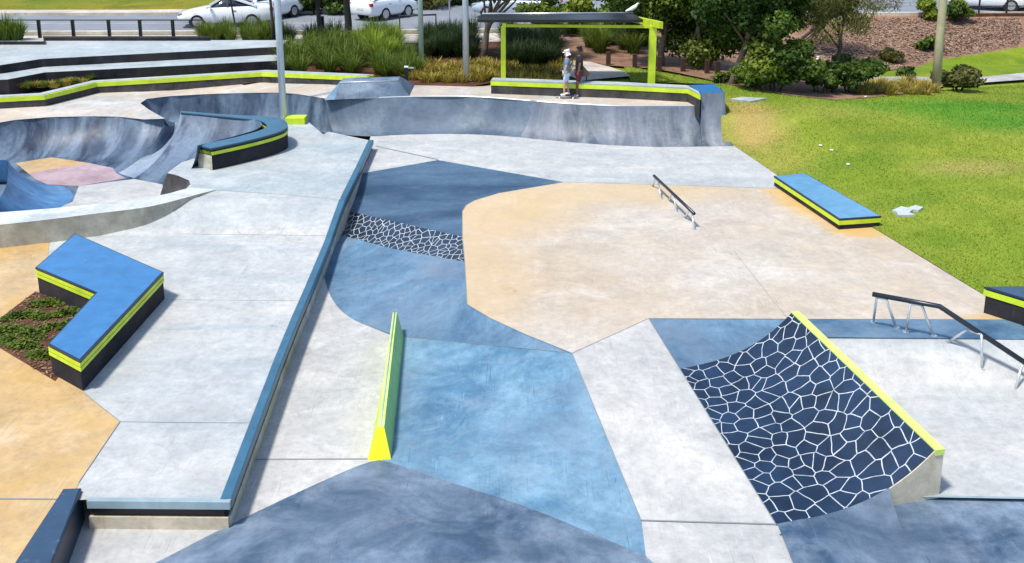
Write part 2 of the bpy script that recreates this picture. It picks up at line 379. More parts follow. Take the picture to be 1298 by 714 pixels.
M['tanwarm'] = concrete('ochre_concrete', (.49, .335, .165), dark=(.44, .27, .10), light=(.50, .385, .23), mott=.35, big=.3, stain=((.52, .31, .06), .55), cracks=.3)
M['blue'] = concrete('blue_stained_concrete', (.062, .145, .235), dark=(.036, .098, .18), light=(.135, .24, .34), contrast=1.3, mott=.45, big=.5, stain=((.17, .22, .28), .5), bump=.1)
M['bluedeep'] = concrete('deep_blue_stained_concrete', (.038, .082, .145), dark=(.024, .058, .11), light=(.075, .14, .215), mott=.4, big=.5, streak=(.4, 1.5, 1))
M['bluelight'] = concrete('light_blue_stained_concrete', (.105, .225, .325), dark=(.070, .17, .27), light=(.17, .30, .40), hard=.11, mott=.35, big=.7, stain=((.15, .20, .27), .55), contrast=1.25)
M['bluegrey'] = concrete('blue_grey_concrete', (.085, .135, .20), dark=(.034, .074, .135), light=(.20, .265, .345), hard=.14, mott=.35, big=.95, stain=((.04, .068, .11), .55), bump=.2, contrast=1.7)
M['bowl'] = concrete('bowl_concrete', (.048, .085, .14), dark=(.016, .034, .07), light=(.145, .20, .27), hard=.10, mott=.28, big=.9, streak=(1.6, .4, .5), rough=.5, spec=.4, contrast=1.4, stain=((.13, .18, .25), .4), cracks=0)
M['bowllight'] = concrete('pale_bowl_concrete', (.25, .31, .39), dark=(.18, .24, .33), light=(.34, .40, .46), rough=.4, cracks=0)
M['qp'] = concrete('quarter_pipe_concrete', (.075, .115, .16), dark=(.034, .058, .092), light=(.15, .20, .25), contrast=1.3, big=.8, mott=.35, streak=(.7, .7, .4), rough=.55, spec=.35, cracks=0, stain=((.10, .14, .21), .5))
M['qpgrey'] = concrete('grey_quarter_pipe_concrete', (.125, .15, .18), dark=(.05, .07, .10), light=(.25, .27, .29), contrast=1.4, big=.9, mott=.35, streak=(2.0, .5, .35), rough=.55, spec=.35, cracks=0, stain=((.12, .15, .23), .5))
M['cream'] = concrete('cream_concrete', (.60, .52, .38), dark=(.50, .42, .30), light=(.66, .60, .48), big=1.4, stain=((.22, .20, .16), .35), cracks=0)
M['wall'] = concrete('bare_wall_concrete', (.44, .41, .33), dark=(.30, .28, .22), light=(.54, .51, .43), big=1.1, stain=((.17, .16, .12), .45), cracks=0)
M['rim'] = concrete('rim_concrete', (.52, .57, .57), light=(.60, .62, .60), cracks=0)
M['purple'] = concrete('mauve_concrete', (.36, .25, .28), light=(.42, .31, .33))
M['dark'] = concrete('charcoal_concrete', (.020, .022, .030), dark=(.011, .012, .018), light=(.032, .032, .038), spec=.12, rough=.8, big=1.2, cracks=0, stain=((.07, .055, .045), .35))
M['greywall'] = concrete('dark_grey_block_concrete', (.065, .06, .062), dark=(.028, .027, .03), light=(.085, .08, .076), spec=.15, rough=.8, big=1.5, cracks=0)
M['capblue'] = paint('blue_painted_top', (.038, .165, .37), .36, (.16, .30, .44), .5); M['caplight'] = paint('light_blue_top', (.12, .29, .46), .36, (.24, .40, .52), .5)
M['capdeep'] = paint('worn_blue_top', (.030, .065, .12), .42, (.14, .2, .27), .5)
M['coping'] = paint('blue_steel_coping', (.04, .125, .20), .38, (.02, .03, .05), .55)
M['copinglight'] = paint('pale_blue_coping', (.27, .36, .39), .35, (.2, .3, .33), .4)
M['navy'] = paint('navy_paint', (.014, .026, .05), .42, (.06, .10, .16), .4)
M['lime'] = paint('lime_paint', (.52, .66, .03), .45, (.33, .42, .07), .5)
M['limesun'] = paint('sunlit_lime_paint', (.74, .76, .01), .42, (.55, .55, .1), .3)  # sunlit end of the fin ledge put into the colour
M['limeshade'] = paint('shaded_lime_paint', (.30, .58, .16), .42, (.4, .62, .08), .35)  # shaded side of the fin ledge put into the colour
M['limepale'] = paint('pale_lime_paint', (.56, .74, .16), .45, (.4, .5, .3), .4)
M['steel'] = plain('galvanised_steel', (.62, .64, .66), .35, .7)
M['railblack'] = plain('worn_black_steel', (.035, .042, .055), .32, .6)
M['black'] = plain('black_metal', (.012, .012, .014), .45, .2)
M['pole'] = plain('pale_grey_pole', (.58, .64, .72), .4, .2)
M['polegreen'] = plain('pale_green_pole', (.50, .62, .57), .45, .1)
M['timber'] = paint('weathered_timber', (.42, .38, .24), .8, (.2, .2, .1), .5)
M['bollard'] = paint('brown_timber', (.05, .022, .014), .8, (.1, .05, .03), .4)
M['carwhite'] = plain('white_car_paint', (.82, .83, .84), .22, 0, .6, .8)
M['carsilver'] = plain('silver_car_paint', (.5, .56, .62), .25, .4, .6, .6)
M['glass'] = plain('dark_car_glass', (.012, .022, .04), .06, 0, .8)
M['screen'] = plain('windscreen_glass', (.06, .16, .28), .06, 0, .8)
M['tyre'] = plain('tyre_rubber', (.012, .012, .013), .8)
M['alloy'] = plain('alloy_rim', (.55, .56, .58), .3, .7)
M['tail'] = plain('red_lens', (.4, .012, .012), .2)
M['lamp'] = plain('clear_lens', (.28, .31, .34), .1, 0, .8)
M['plate'] = plain('number_plate', (.6, .62, .5), .5)
M['asphalt'] = earth('asphalt', ((.20, .22, .25), (.25, .27, .30), (.18, .20, .225)), .6, 40, .15, .75, .1)
M['kerb'] = concrete('kerb_concrete', (.55, .47, .38), light=(.62, .54, .44), cracks=0)
M['grass'] = earth('lawn_grass', ((.17, .25, .018), (.26, .30, .035), (.14, .21, .015)), .8, 26, .7, .9, .45, blobs=LB)
M['grassfar'] = earth('far_lawn', ((.15, .235, .010), (.23, .27, .018), (.09, .16, .008)), .5, 18, .6, .9, .15)
M['grasshill'] = earth('hill_grass', ((.12, .165, .008), (.23, .19, .015), (.07, .11, .006)), .35, 12, .6, .9, .12)
M['mulch'] = earth('bark_mulch', ((.33, .205, .135), (.25, .145, .095), (.14, .075, .05)), 2.5, 16, 1.0, .95, .5)
M['mulchdark'] = earth('dark_mulch', ((.11, .045, .025), (.15, .07, .04), (.055, .024, .015)), 2.2, 18, 1.0, .95, .5)
M['pathpale'] = concrete('pale_footpath', (.58, .51, .42), light=(.64, .58, .5), cracks=0)
M['pathgrey'] = concrete('grey_footpath', (.38, .37, .35), cracks=0)
M['bark'] = paint('grey_bark', (.17, .13, .095), .9, (.3, .26, .2), .5)
M['barkdark'] = paint('dark_bark', (.045, .034, .028), .9, (.1, .08, .06), .5)
M['leafdark'] = leafmat('dark_green_leaves', (.010, .032, .005), (.032, .078, .009), (.16, .25, .03))  # last colour paints highlights into the crown
M['leafmid'] = leafmat('green_leaves', (.015, .042, .006), (.05, .105, .010), (.24, .30, .03))  # last colour paints highlights into the crown
M['leafbright'] = leafmat('bright_green_leaves', (.05, .10, .008), (.13, .20, .012), (.33, .38, .03))
M['leafolive'] = leafmat('olive_needles', (.045, .055, .012), (.11, .12, .022), (.22, .20, .05))
M['strap'] = leafmat('strappy_leaves', (.028, .080, .008), (.075, .15, .012), (.34, .36, .06))
M['strapshade'] = leafmat('shaded_strappy_leaves', (.012, .030, .010), (.03, .060, .014), (.07, .10, .03))  # shade over the massed plants put into a darker leaf colour
M['strapbright'] = leafmat('bright_strappy_leaves', (.10, .20, .010), (.22, .33, .02), (.46, .46, .07))
M['straprusty'] = leafmat('rusty_ground_cover', (.20, .10, .03), (.26, .20, .035), (.45, .42, .06))
M['joint'] = plain('dark_joint', (.20, .22, .23), .9)
M['skin'] = plain('skin', (.48, .29, .2), .55); M['skindark'] = plain('brown_skin', (.16, .075, .045), .55)
M['clothblue'] = plain('blue_cloth', (.11, .19, .31), .85); M['clothsky'] = plain('pale_blue_cloth', (.42, .58, .72), .85)
M['clothblack'] = plain('black_cloth', (.010, .010, .014), .85); M['clothmaroon'] = plain('maroon_cloth', (.12, .012, .03), .85)
M['clothwhite'] = plain('white_cloth', (.8, .8, .82), .8); M['hair'] = plain('black_hair', (.01, .008, .007), .6)
M['litter'] = plain('white_litter', (.8, .8, .8), .6)
M['lid'] = concrete('utility_lid', (.42, .47, .46), cracks=0)
M['vor'] = voronoi_mat('navy_paint_with_white_web', 3.9, .030, col=(.010, .028, .065), line=(.50, .54, .56), stretch=(1.0, .92, 1))
M['vorsmall'] = voronoi_mat('navy_paint_with_fine_white_web', 7.0, .055, kind='Object', stretch=(1, .55, 1), col=(.02, .035, .06), line=(.45, .5, .53))

# ------------------------------------------------------------------ terrain
# lawn border along the paving (right side), near to far
lawn_edge = [U(1560, 560, 0), U(1420, 462, 0), U(1298, 402, 0), U(1250, 376, 0), U(1148, 314, 0), U(1112, 292, 0), U(985, 222, 0), U(932, 186, 0)]
EDGE = [(p.x, p.y) for p in lawn_edge]
TX = [-60, -40, -15, 0, 8, 12, 18, 40, 80]
TY = [-20, 5, 16, 25, 30, 33, 37, 41, 46, 51.5, 54, 62, 75, 120, 300]
TZ = [
 [-.9, -.8, -.8, -.8, 0, .1, .3, .6, .8],
 [-.6, -.6, -.6, -.6, 0, .2, .5, .8, 1],
 [0, 0, 0, 0, 0, .15, .5, .9, 1],
 [.8, .8, .6, .2, .15, .35, .55, .9, 1],
 [1, 1, 1, .9, .75, .6, .6, .8, .8],
 [.8, .8, .8, 1.05, 1.05, .75, .5, .5, .5],
 [.8, .8, .8, 1.05, .95, .5, .15, .1, .1],
 [1.05, 1.05, 1.05, 1.05, .75, .1, -.25, -.3, -.3],
 [1.0, 1.0, 1.0, 1.0, .9, .2, -.3, -.3, -.3],
 [1.0, 1.0, 1.0, 1.0, 1.1, 1.25, 1.3, 1.3, 1.3],
 [1.0, 1.0, 1.0, 1.0, 1.1, 1.3, 1.3, 1.3, 1.3],
 [1.5, 1.6, 1.6, 1.3, 1.3, 1.3, 1.3, 1.3, 1.3],
 [4.2, 4.2, 4.0, 2.6, 2.0, 1.8, 1.6, 1.6, 1.6],
 [9, 9, 8.5, 6, 5, 4, 4, 5, 6],
 [16, 15, 14, 12, 11, 10, 10, 12, 14]]
TZ = np.array(TZ)
def zf(x, y):
    x = min(max(x, TX[0]), TX[-1] - 1e-6); y = min(max(y, TY[0]), TY[-1] - 1e-6)
    i = int(np.searchsorted(TX, x, 'right')) - 1; j = int(np.searchsorted(TY, y, 'right')) - 1
    u = (x - TX[i]) / (TX[i + 1] - TX[i]); v = (y - TY[j]) / (TY[j + 1] - TY[j])
    z = (1 - v) * ((1 - u) * TZ[j, i] + u * TZ[j, i + 1]) + v * ((1 - u) * TZ[j + 1, i] + u * TZ[j + 1, i + 1])
    if x > 3 and y < 31:
        d = 9.0
        for k in range(len(EDGE) - 1):
            ax, ay = EDGE[k]; bx, by = EDGE[k + 1]; ex, ey = bx - ax, by - ay
            t = max(0, min(1, ((x - ax) * ex + (y - ay) * ey) / (ex * ex + ey * ey))); d = min(d, math.hypot(x - ax - ex * t, y - ay - ey * t))
        k = min(1, d / 3.0); k = k * k * (3 - 2 * k); z = z * k + .012 * (1 - k) * min(1, d / .25)
    return z
ZL = -.62
def pt_in(poly, x, y):
    c = False; n = len(poly)
    for i in range(n):
        a, b = poly[i], poly[i - 1]
        if (a.y > y) != (b.y > y) and x < (b.x - a.x) * (y - a.y) / (b.y - a.y) + a.x: c = not c
    return c

e_last = lawn_edge[-1]
QPX = e_last.x
park = [Vector((-40, 2, 0)), Vector((20, 2, 0)), U(1560, 640, 0)] + lawn_edge + [Vector((QPX, 33.5, 0)), Vector((-40, 33.5, 0))]
park_in = [Vector((-60, -10, 0)), Vector((12, -10, 0)), Vector((11.4, 6, 0))] + [p + Vector((-.35, 0, 0)) for p in lawn_edge] + [Vector((QPX - .35, 33.2, 0)), Vector((-5.9, 33.2, 0)), Vector((-5.9, 35.9, 0)), Vector((-60, 35.9, 0))]
# base terrain grid, one sheet to the horizon
def axis(a, b, fine0, fine1, st, coarse):
    xs = list(np.arange(fine0, fine1 + 1e-6, st)); x = fine0
    left = []; s = coarse
    while x > a: x -= s; s *= 1.35; left.append(x)
    x = fine1; right = []; s = coarse
    while x < b: x += s; s *= 1.35; right.append(x)
    return left[::-1] + xs + right
gx = axis(-600, 600, -30, 34, .5, 2); gy = axis(-300, 900, -4, 64, .5, 2)
V = []; F = []
for y in gy:
    for x in gx:
        z = zf(x, y) - .06
        if pt_in(park_in, x, y): z = -2.6
        V.append((x, y, z))
nx = len(gx)
for j in range(len(gy) - 1):
    for i in range(nx - 1): F.append((j * nx + i, j * nx + i + 1, (j + 1) * nx + i + 1, (j + 1) * nx + i))
struct(mesh('ground', V, F, M['grass'], None, True))

# lawn patch fitted to the paving edge
lawn = lawn_edge + [Vector((QPX, 30.0, 0)), Vector((QPX, 32.0, 0)), US(905, 107, zf), US(800, 104, zf), US(790, 84, zf), US(862, 96, zf), US(935, 110, zf), US(1000, 122, zf), US(1060, 128, zf), US(1130, 122, zf), US(1230, 112, zf), US(1300, 106, zf), Vector((45, 40, 0)), Vector((45, 8, 0))]
struct(sheet('lawn', lawn, M['grass'], zf, 0.012, .6, smooth=True))

# ------------------------------------------------------------------ paving of the park
floor_low = [Vector((-30, 1, ZL)), Vector((14, 1, ZL)), Vector((14, 13.2, ZL)), U(1100, 500, ZL), U(700, 470, ZL), U(590, 400, ZL), U(470, 330, ZL), U(380, 330, ZL), Vector((-5.2, 15, ZL)), Vector((-30, 15, ZL))]
struct(sheet('low_concrete_floor', floor_low, M['white']))
# upper white path below the far quarter pipe
pathA = UL([(456, 226, -.02), (470, 172, 0), (500, 170, 0), (560, 168.5, 0), (640, 171, 0), (700, 177, 0), (740, 180, 0), (860, 185, 0), (932, 184.5, 0), (985, 221, 0), (992, 240, 0), (981, 239, 0), (860, 235, 0), (715, 231, 0), (555, 203, 0), (458, 220, 0)])
struct(sheet('upper_white_path', pathA, M['white2']))
tan = UL([(715, 231, 0), (860, 235, 0), (981, 239, 0), (992, 241, 0)]) + [U(1010, 232, 0), U(1112, 292, 0), U(1148, 314, 0), U(1250, 376, 0), U(1298, 402, 0), U(1420, 462, 0), U(1420, 408, 0)]
tan = UL([(715, 231, 0), (860, 235, 0), (981, 239, 0), (1002, 232, 0), (1112, 292, 0), (1148, 314, 0), (1250, 376, 0), (1298, 402, 0), (1420, 462, 0), (1460, 490, 0), (1400, 406.5, 0), (1298, 405.5, 0), (822, 404, 0), (725, 448, 0), (668, 425, 0), (622, 404, 0), (592, 386, 0), (589, 332, 0), (586, 300, 0), (586, 268, 0), (591, 260, 0), (602, 254, 0), (632, 245, 0)])
tan = UL([(715, 231, 0), (860, 235, 0), (981, 239, 0), (1002, 232, 0), (1112, 292, 0), (1148, 314, 0), (1250, 376, 0), (1298, 402, 0), (1420, 462, 0), (1298, 405.5, 0), (822, 404, 0), (725, 448, 0), (668, 425, 0), (622, 404, 0), (592, 386, 0), (589, 332, 0), (586, 300, 0), (586, 268, 0), (591, 260, 0), (602, 254, 0), (632, 245, 0)])
struct(sheet('tan_plaza_floor', tan, M['tan']))
# warm stain of the coloured concrete around the ledge
# blue banks falling from the plaza to the low floor
b1 = UL([(458, 220, 0), (555, 203, 0), (715, 231, 0), (632, 245, 0), (602, 254, 0), (591, 260, 0), (586, 268, 0), (586, 300, 0), (436, 266, -.28), (452, 230, -.08)])
top = smooth_poly([b1[0], b1[1], b1[2]], 1)
rows = []
Ledge_l = [U(448, 226, -.05), U(444, 240, -.18), U(440, 254, -.3), U(434, 266, -.28)]
def lerp_pts(pts, t):
    L_ = [0.0]
    for i in range(1, len(pts)): L_.append(L_[-1] + (pts[i] - pts[i - 1]).length)
    s = t * L_[-1]
    for i in range(1, len(pts)):
        if s <= L_[i] + 1e-9: return pts[i - 1].lerp(pts[i], (s - L_[i - 1]) / max(1e-9, L_[i] - L_[i - 1]))
    return pts[-1].copy()
def ruled(name, A, B, mat, n=24, k=10, bow=0.0, parent=None):
    rows = []
    for i in range(n + 1):
        t = i / n; a = lerp_pts(A, t); b = lerp_pts(B, t)
        rows.append([a.lerp(b, j / k) + Vector((0, 0, -bow * math.sin(math.pi * j / k))) for j in range(k + 1)])
    return grid_mesh(name, rows, mat, parent, True)
struct(ruled('deep_blue_bank', UL([(450, 221.5, 0), (555, 203, 0), (715, 231, 0)]), UL([(434, 266, -.28), (540, 290, -.08), (586, 300, 0), (586, 268, 0), (591, 260, 0), (602, 254, 0), (632, 245, 0), (715, 231, 0)]), M['bluedeep'], 60, 12, .05))
struct(ruled('patterned_bank_strip', UL([(434, 266, -.28), (540, 290, -.08), (586, 300, 0)]), UL([(420, 295, -.50), (500, 316, -.26), (589, 332, 0)]), M['vorsmall'], 24, 8, .03))
struct(ruled('blue_curved_bank', UL([(420, 295, -.50), (500, 316, -.26), (589, 332, 0), (592, 386, 0), (622, 404, 0), (668, 425, 0), (725, 448, 0)]), smooth_poly(UL([(404, 330, -0.56), (411, 350, -0.605), (417, 371, -0.61), (429, 390, -.61), (447, 404, -0.61), (472, 415, -0.61), (502, 426, -.59)]), 4) + UL([(725, 448, 0)]), M['blue'], 70, 12, .02))
# light blue bank
struct(ruled('light_blue_bank', UL([(502, 426, -.59), (484, 588, -.605)]), UL([(725, 448, 0), (812.5, 660, -.607)]), M['bluelight'], 24, 24, 0))
struct(sheet('light_blue_floor', UL([(484, 586, -.604), (813, 659, -.606), (819, 708, -.606), (640, 720, -.606)]), M['bluelight']))
# dark blue-grey roll-over in the foreground
Ft = UL([(150, 735, -0.61), (200, 712, -0.61), (290, 666, -0.61), (400, 614, -0.61), (470, 585, -0.605), (500, 588, -0.6), (560, 608, -0.6), (660, 640, -0.6), (740, 672, -0.6), (818, 706, -0.6), (850, 735, -0.6)])
Fb = UL([(150, 790, -.52), (250, 830, -.38), (380, 880, -.28), (480, 900, -.22), (540, 910, -.22), (600, 920, -.22), (660, 920, -.27), (740, 900, -.36), (800, 880, -.46), (830, 860, -.55), (850, 800, -.6)])
struct(ruled('blue_grey_roll_over', smooth_poly(Ft, 3), smooth_poly(Fb, 3), M['bluegrey'], 60, 20, -.10))
# white strip: bank then flat
struct(ruled('white_bank_strip', UL([(725, 448, 0), (822, 404, 0)]), UL([(812, 659, -0.607), (983, 664, -0.607)]), M['white'], 12, 14, 0))
struct(sheet('white_floor_strip', UL([(813, 661, -0.607), (983, 666, -0.607), (1040, 800, -0.607), (860, 800, -0.607), (828, 714, -0.607), (818, 704, -0.607)]), M['white']))
tag(mesh('expansion_joint', UL([(813, 658.6, -0.601), (984, 663.6, -0.601), (984, 665.4, -0.601), (813, 660.2, -0.601)]), [(0, 1, 2, 3)], M['joint']), kind='structure')
for pts in (((321, 581.6), (466, 581.0), (466, 582.5), (321, 583.1)),):
    tag(mesh('expansion_joint', UL([(x, y, ZL + .004) for x, y in pts]), [(0, 1, 2, 3)], M['joint']), kind='structure')
tag(mesh('expansion_joint', UL([(476, 184.6, .004), (555, 201.6, .004), (555, 203, .004), (476, 185.8, .004)]), [(0, 1, 2, 3)], M['joint']), kind='structure')
# blue band and triangular facet
band = UL([(822, 404, 0), (1298, 405.5, 0), (1420, 462, 0), (1480, 500, 0), (1298, 430, 0), (1035, 427, 0), (1000, 415, 0), (950, 430, -.1)])
struct(sheet('blue_band', UL([(1000, 404.6, 0), (1298, 405.5, 0), (1420, 462, 0), (1470, 434, 0), (1298, 430, 0), (990, 427, 0)]), M['blue']))
SE0, SE1 = U(822, 404, 0), U(983, 664, -.607)
def proj(p):
    q = p - Vector((0, 0, HC)); zc = q.y * math.cos(PITCH) - q.z * math.sin(PITCH); yc = -(q.y * math.sin(PITCH) + q.z * math.cos(PITCH))
    return CX + FPX * q.x / zc, CY + FPX * yc / zc
tt = min((abs(proj(SE0.lerp(SE1, k / 400))[1] - 468), k / 400) for k in range(401))[1]
QR0, QR1 = U(1003, 397, .46), U(1184, 571, .16)
QF0, QF1 = SE0.lerp(SE1, tt), SE1.copy()
struct(ruled('blue_side_bank', [SE0 - Vector((0, 0, .002)), U(1004, 404.6, -.002)], [QF0 + Vector((-.01, 0, -.01)), Vector((QR0.x, QR0.y - .3, -.5))], M['blue'], 16, 8, .0))
# white bank with the kinked rail
struct(ruled('white_rail_bank', UL([(985, 426, -.01), (1298, 430, -.01), (1500, 434, -.01)]), UL([(1040, 500, -.55), (1298, 503, -.55), (1560, 506, -.55)]), M['white2'], 12, 12, .0))
struct(sheet('white_lower_floor', UL([(1040, 499.5, -.55), (1298, 502.5, -.55), (1560, 505.5, -.55), (1640, 638, -.55), (1298, 631, -.55), (1140, 628, -.55)]), M['white2']))
# dark blue floor bottom right
struct(sheet('dark_blue_floor', UL([(985, 664, -0.603), (1145, 634, -0.603), (1145, 628, -0.603), (1298, 631, -0.603), (1700, 640, -0.603), (1900, 800, -0.603), (1040, 800, -0.603)]), M['bluegrey']))
tag(mesh('expansion_joint', UL([(1140, 627.2, -.545), (1700, 637, -.545), (1700, 640, -.545), (1140, 629.6, -.545)]), [(0, 1, 2, 3)], M['copinglight']), kind='structure')

def seam(pts, w=.012, zo=.004, sub=8):
    P_ = [p if isinstance(p, Vector) else U(*p) for p in pts]; out = []
    for i in range(len(P_) - 1):
        for k in range(sub): out.append(P_[i].lerp(P_[i + 1], k / sub))
    out.append(P_[-1]); rows = []
    for i, p in enumerate(out):
        t_ = out[min(len(out) - 1, i + 1)] - out[max(0, i - 1)]; n_ = Vector((-t_.y, t_.x, 0)).normalized() * w / 2
        rows.append([p - n_ + Vector((0, 0, zo)), p + n_ + Vector((0, 0, zo))])
    return struct(grid_mesh('expansion_joint', rows, M['joint'], None, False))
seam([(715, 231, 0), (632, 245, 0), (602, 254, 0), (591, 260, 0), (586, 268, 0), (586, 300, 0), (589, 332, 0), (592, 386, 0), (622, 404, 0), (668, 425, 0), (725, 448, 0)], .014, .005, 2)
seam([(725, 448, 0), (822, 404, 0)], .012); seam([(822, 404, 0), (983, 664, -.607)], .014, .006); seam([(725, 448, 0), (812.5, 660, -.607)], .014, .006); seam([(502, 426, -.59), (725, 448, 0)], .012, .006)
seam([(715, 231, 0), (860, 235, 0), (981, 239, 0)], .010); seam([(822, 404, 0), (1298, 405.5, 0)], .012); seam([(930, 318, 0), (998, 404, 0)], .008);
seam([(768, 425, -.0), (768, 425, -.0)], .001) if False else None

# ------------------------------------------------------------------ webbed quarter pipe
qp = thing('quarter_pipe', 'navy quarter pipe painted with a white web pattern and lime coping', 'skate ramp', tuple(QF1))
NR = 30; rim = [QR0.lerp(QR1, i / NR) for i in range(NR + 1)]; foot = [QF0.lerp(QF1, i / NR) for i in range(NR + 1)]
o, qrows = transition('riding_surface', rim, foot, M['vor'], qp, 70, 18, 0, uv=True, power=3.0)
d = (QR1 - QR0).normalized(); sidev = Vector((d.y, -d.x, 0)).normalized()
if sidev.x < 0: sidev = -sidev
# coping beam along the lip
def beam(name, a, b, w, h, mat, parent, side, lift=.012):
    up = Vector((0, 0, 1)); vs_ = []
    for p in (a, b):
        vs_ += [p + up * lift, p + side * w + up * lift, p + side * w - up * h, p - up * h + side * .01]
    return mesh(name, vs_, [(0, 1, 5, 4), (1, 2, 6, 5), (2, 3, 7, 6), (3, 0, 4, 7), (0, 3, 2, 1), (4, 5, 6, 7)], mat, parent)
beam('coping', QR0 - d * .02, QR1 + d * .03, .15, .07, M['limepale'], qp, sidev, .02)
# cheeks at both ends
def cheek(row, name, mat, parent, out):
    n = len(row); V = []; back = row[-1] + sidev * .15
    prof = row + [back]
    zb = min(p.z for p in row) - .35
    V = [p + out for p in prof] + [Vector((p.x, p.y, zb)) + out for p in prof]
    V2 = [v - out * 6 for v in V]; m = len(prof); F = []
    for i in range(m - 1): F.append((i, i + 1, m + i + 1, m + i))
    F.append((m - 1, 0) if False else (m - 1, 2 * m - 1, 2 * m - 1 + 2 * m, m - 1 + 2 * m))
    for i in range(m - 1): F.append((2 * m + i, 2 * m + i + 1, 3 * m + i + 1, 3 * m + i))
    for i in range(m - 1): F.append((i, i + 1, 2 * m + i + 1, 2 * m + i))
    return mesh(name, V + V2, F, mat, parent)
out1 = Vector((-sidev.y, sidev.x, 0)); out1 = out1 if out1.dot(d) > 0 else -out1
cheek([p + Vector((0, 0, -.012)) for p in qrows[-1]], 'end_wall', M['cream'], qp, out1 * .015)
cheek([p + Vector((0, 0, -.012)) for p in qrows[0]], 'end_wall', M['blue'], qp, -out1 * .015)
nn_ = Vector((0, -1, 0)); pr_c = [p + Vector((0, 0, -.004)) for p in qrows[-1][:14]]
ruled('side_bank', pr_c, [Vector((p.x + .0, p.y - .25 - 1.1 * (p.z - pr_c[0].z), -.604)) for p in pr_c], M['bluegrey'], 30, 6, .03, qp)
# back wall below the coping
b0, b1_ = QR0 + sidev * .14, QR1 + sidev * .14
mesh('back_wall', [b0, b1_, Vector((b1_.x, b1_.y, -1.6)), Vector((b0.x, b0.y, -.8))], [(0, 1, 2, 3)], M['white2'], qp)

# ------------------------------------------------------------------ raised deck (left)
YA, YB = U(300, 252, .3).y, U(300, 299, -.13).y
def zd(x, y):
    # sloping deck profile: high at the far end, ramp, long near-flat run
    t0, t1, t2 = YA, YB, 10.5
    if y >= t0: return .3
    if y >= t1:
        t = (t0 - y) / (t0 - t1); t = t * t * (3 - 2 * t) * .5 + t * .5; return .3 - .43 * t
    return -.13 - .08 * min(1.25, (t1 - y) / (t1 - t2))
def D(x, y, off=0.0): return US(x, y, zd, off)
deck = thing('raised_deck', 'long pale raised concrete deck with blue coping down its right edge', 'skate deck', tuple(U(200, 640, -1.2)))
edge = [D(x, y) for x, y in ((281, 634), (349, 456), (388, 364), (415.5, 298), (431, 254), (452, 212), (468, 178))]
for i, p in enumerate(edge): p.z = 0
deck_poly = edge + [D(x, y) for x, y in ((416, 167), (410, 171), (388, 152), (366, 152), (340, 160), (250, 200), (230, 206), (212, 219.5), (226, 223), (240, 229), (241, 234), (236, 239), (246, 240), (272, 241), (252, 250), (200, 266), (120, 284), (60, 296), (-40, 300), (-40, 330), (62, 330), (80, 420), (108, 500), (152, 535), (100, 612), (92, 622), (92, 634), (112, 633.5))]
upper = [p for p in deck_poly]
sheet('deck_top', deck_poly, M['white2'], zd, 0.0, .45, deck, ys=(YA, YB))
# grey tint of the upper landing lies 4 mm above
land = [D(x, y) for x, y in ((430, 254), (452, 212), (467, 179), (416, 168), (410, 172), (389, 153), (367, 153), (341, 161), (251, 201), (232, 206), (214, 220), (229, 223.5), (243, 230), (244, 235), (240, 239), (270, 242), (280, 242), (350, 246))]
sheet('landing', land, M['deckgrey'], zd, 0.005, .5, deck, ys=(YA,))
# coping and faces down the right edge
path = [D(x, y) for x, y in ((281, 634), (315, 545), (349, 456), (370, 405), (388, 364), (404, 326), (412, 307), (418, 290), (425, 270), (431, 254), (440, 236), (452, 212), (468, 178))]
gz = {634: ZL, 545: ZL, 456: ZL, 405: ZL, 364: ZL, 326: -.55, 307: -.5, 290: -.5, 178: 0}
def strip_face(name, path, o0, z0, o1, z1, mat, parent):
    rows = []
    n = len(path)
    for i, p in enumerate(path):
        t = path[min(n - 1, i + 1)] - path[max(0, i - 1)]; s = Vector((t.y, -t.x, 0)).normalized()
        if s.x < 0: s = -s
        rows.append([p + s * o0 + Vector((0, 0, z0)), p + s * o1 + Vector((0, 0, z1))])
    return grid_mesh(name, rows, mat, parent, False)
def sweep(name, path, prof, mat, parent):
    rows = []; n = len(path)
    for i, p in enumerate(path):
        t = path[min(n - 1, i + 1)] - path[max(0, i - 1)]; s = Vector((t.y, -t.x, 0)).normalized()
        if s.x < 0: s = -s
        rows.append([p + s * a + Vector((0, 0, b)) for a, b in prof])
    V = [q for r in rows for q in r]; k = len(prof); F = []
    for i in range(n - 1):
        for j in range(k - 1): F.append((i * k + j, (i + 1) * k + j, (i + 1) * k + j + 1, i * k + j + 1))
    F.append(tuple(range(k))); F.append(tuple((n - 1) * k + j for j in range(k))[::-1])
    o = mesh(name, V, F, mat, parent); return o
sweep('side_coping', path, [(-.02, .012), (.115, .012), (.13, -.003), (.13, -.115), (.02, -.115), (-.02, -.02)], M['coping'], deck)
sweep('side_wall', path, [(0, -.02), (.07, -.02), (.07, -.27), (.0, -.27)], M['dark'], deck)  # dark strip paints the shadow under the side coping
sweep('side_base', path, [(0, -.25), (.10, -.25), (.10, -1.1), (.0, -1.1)], M['wall'], deck)
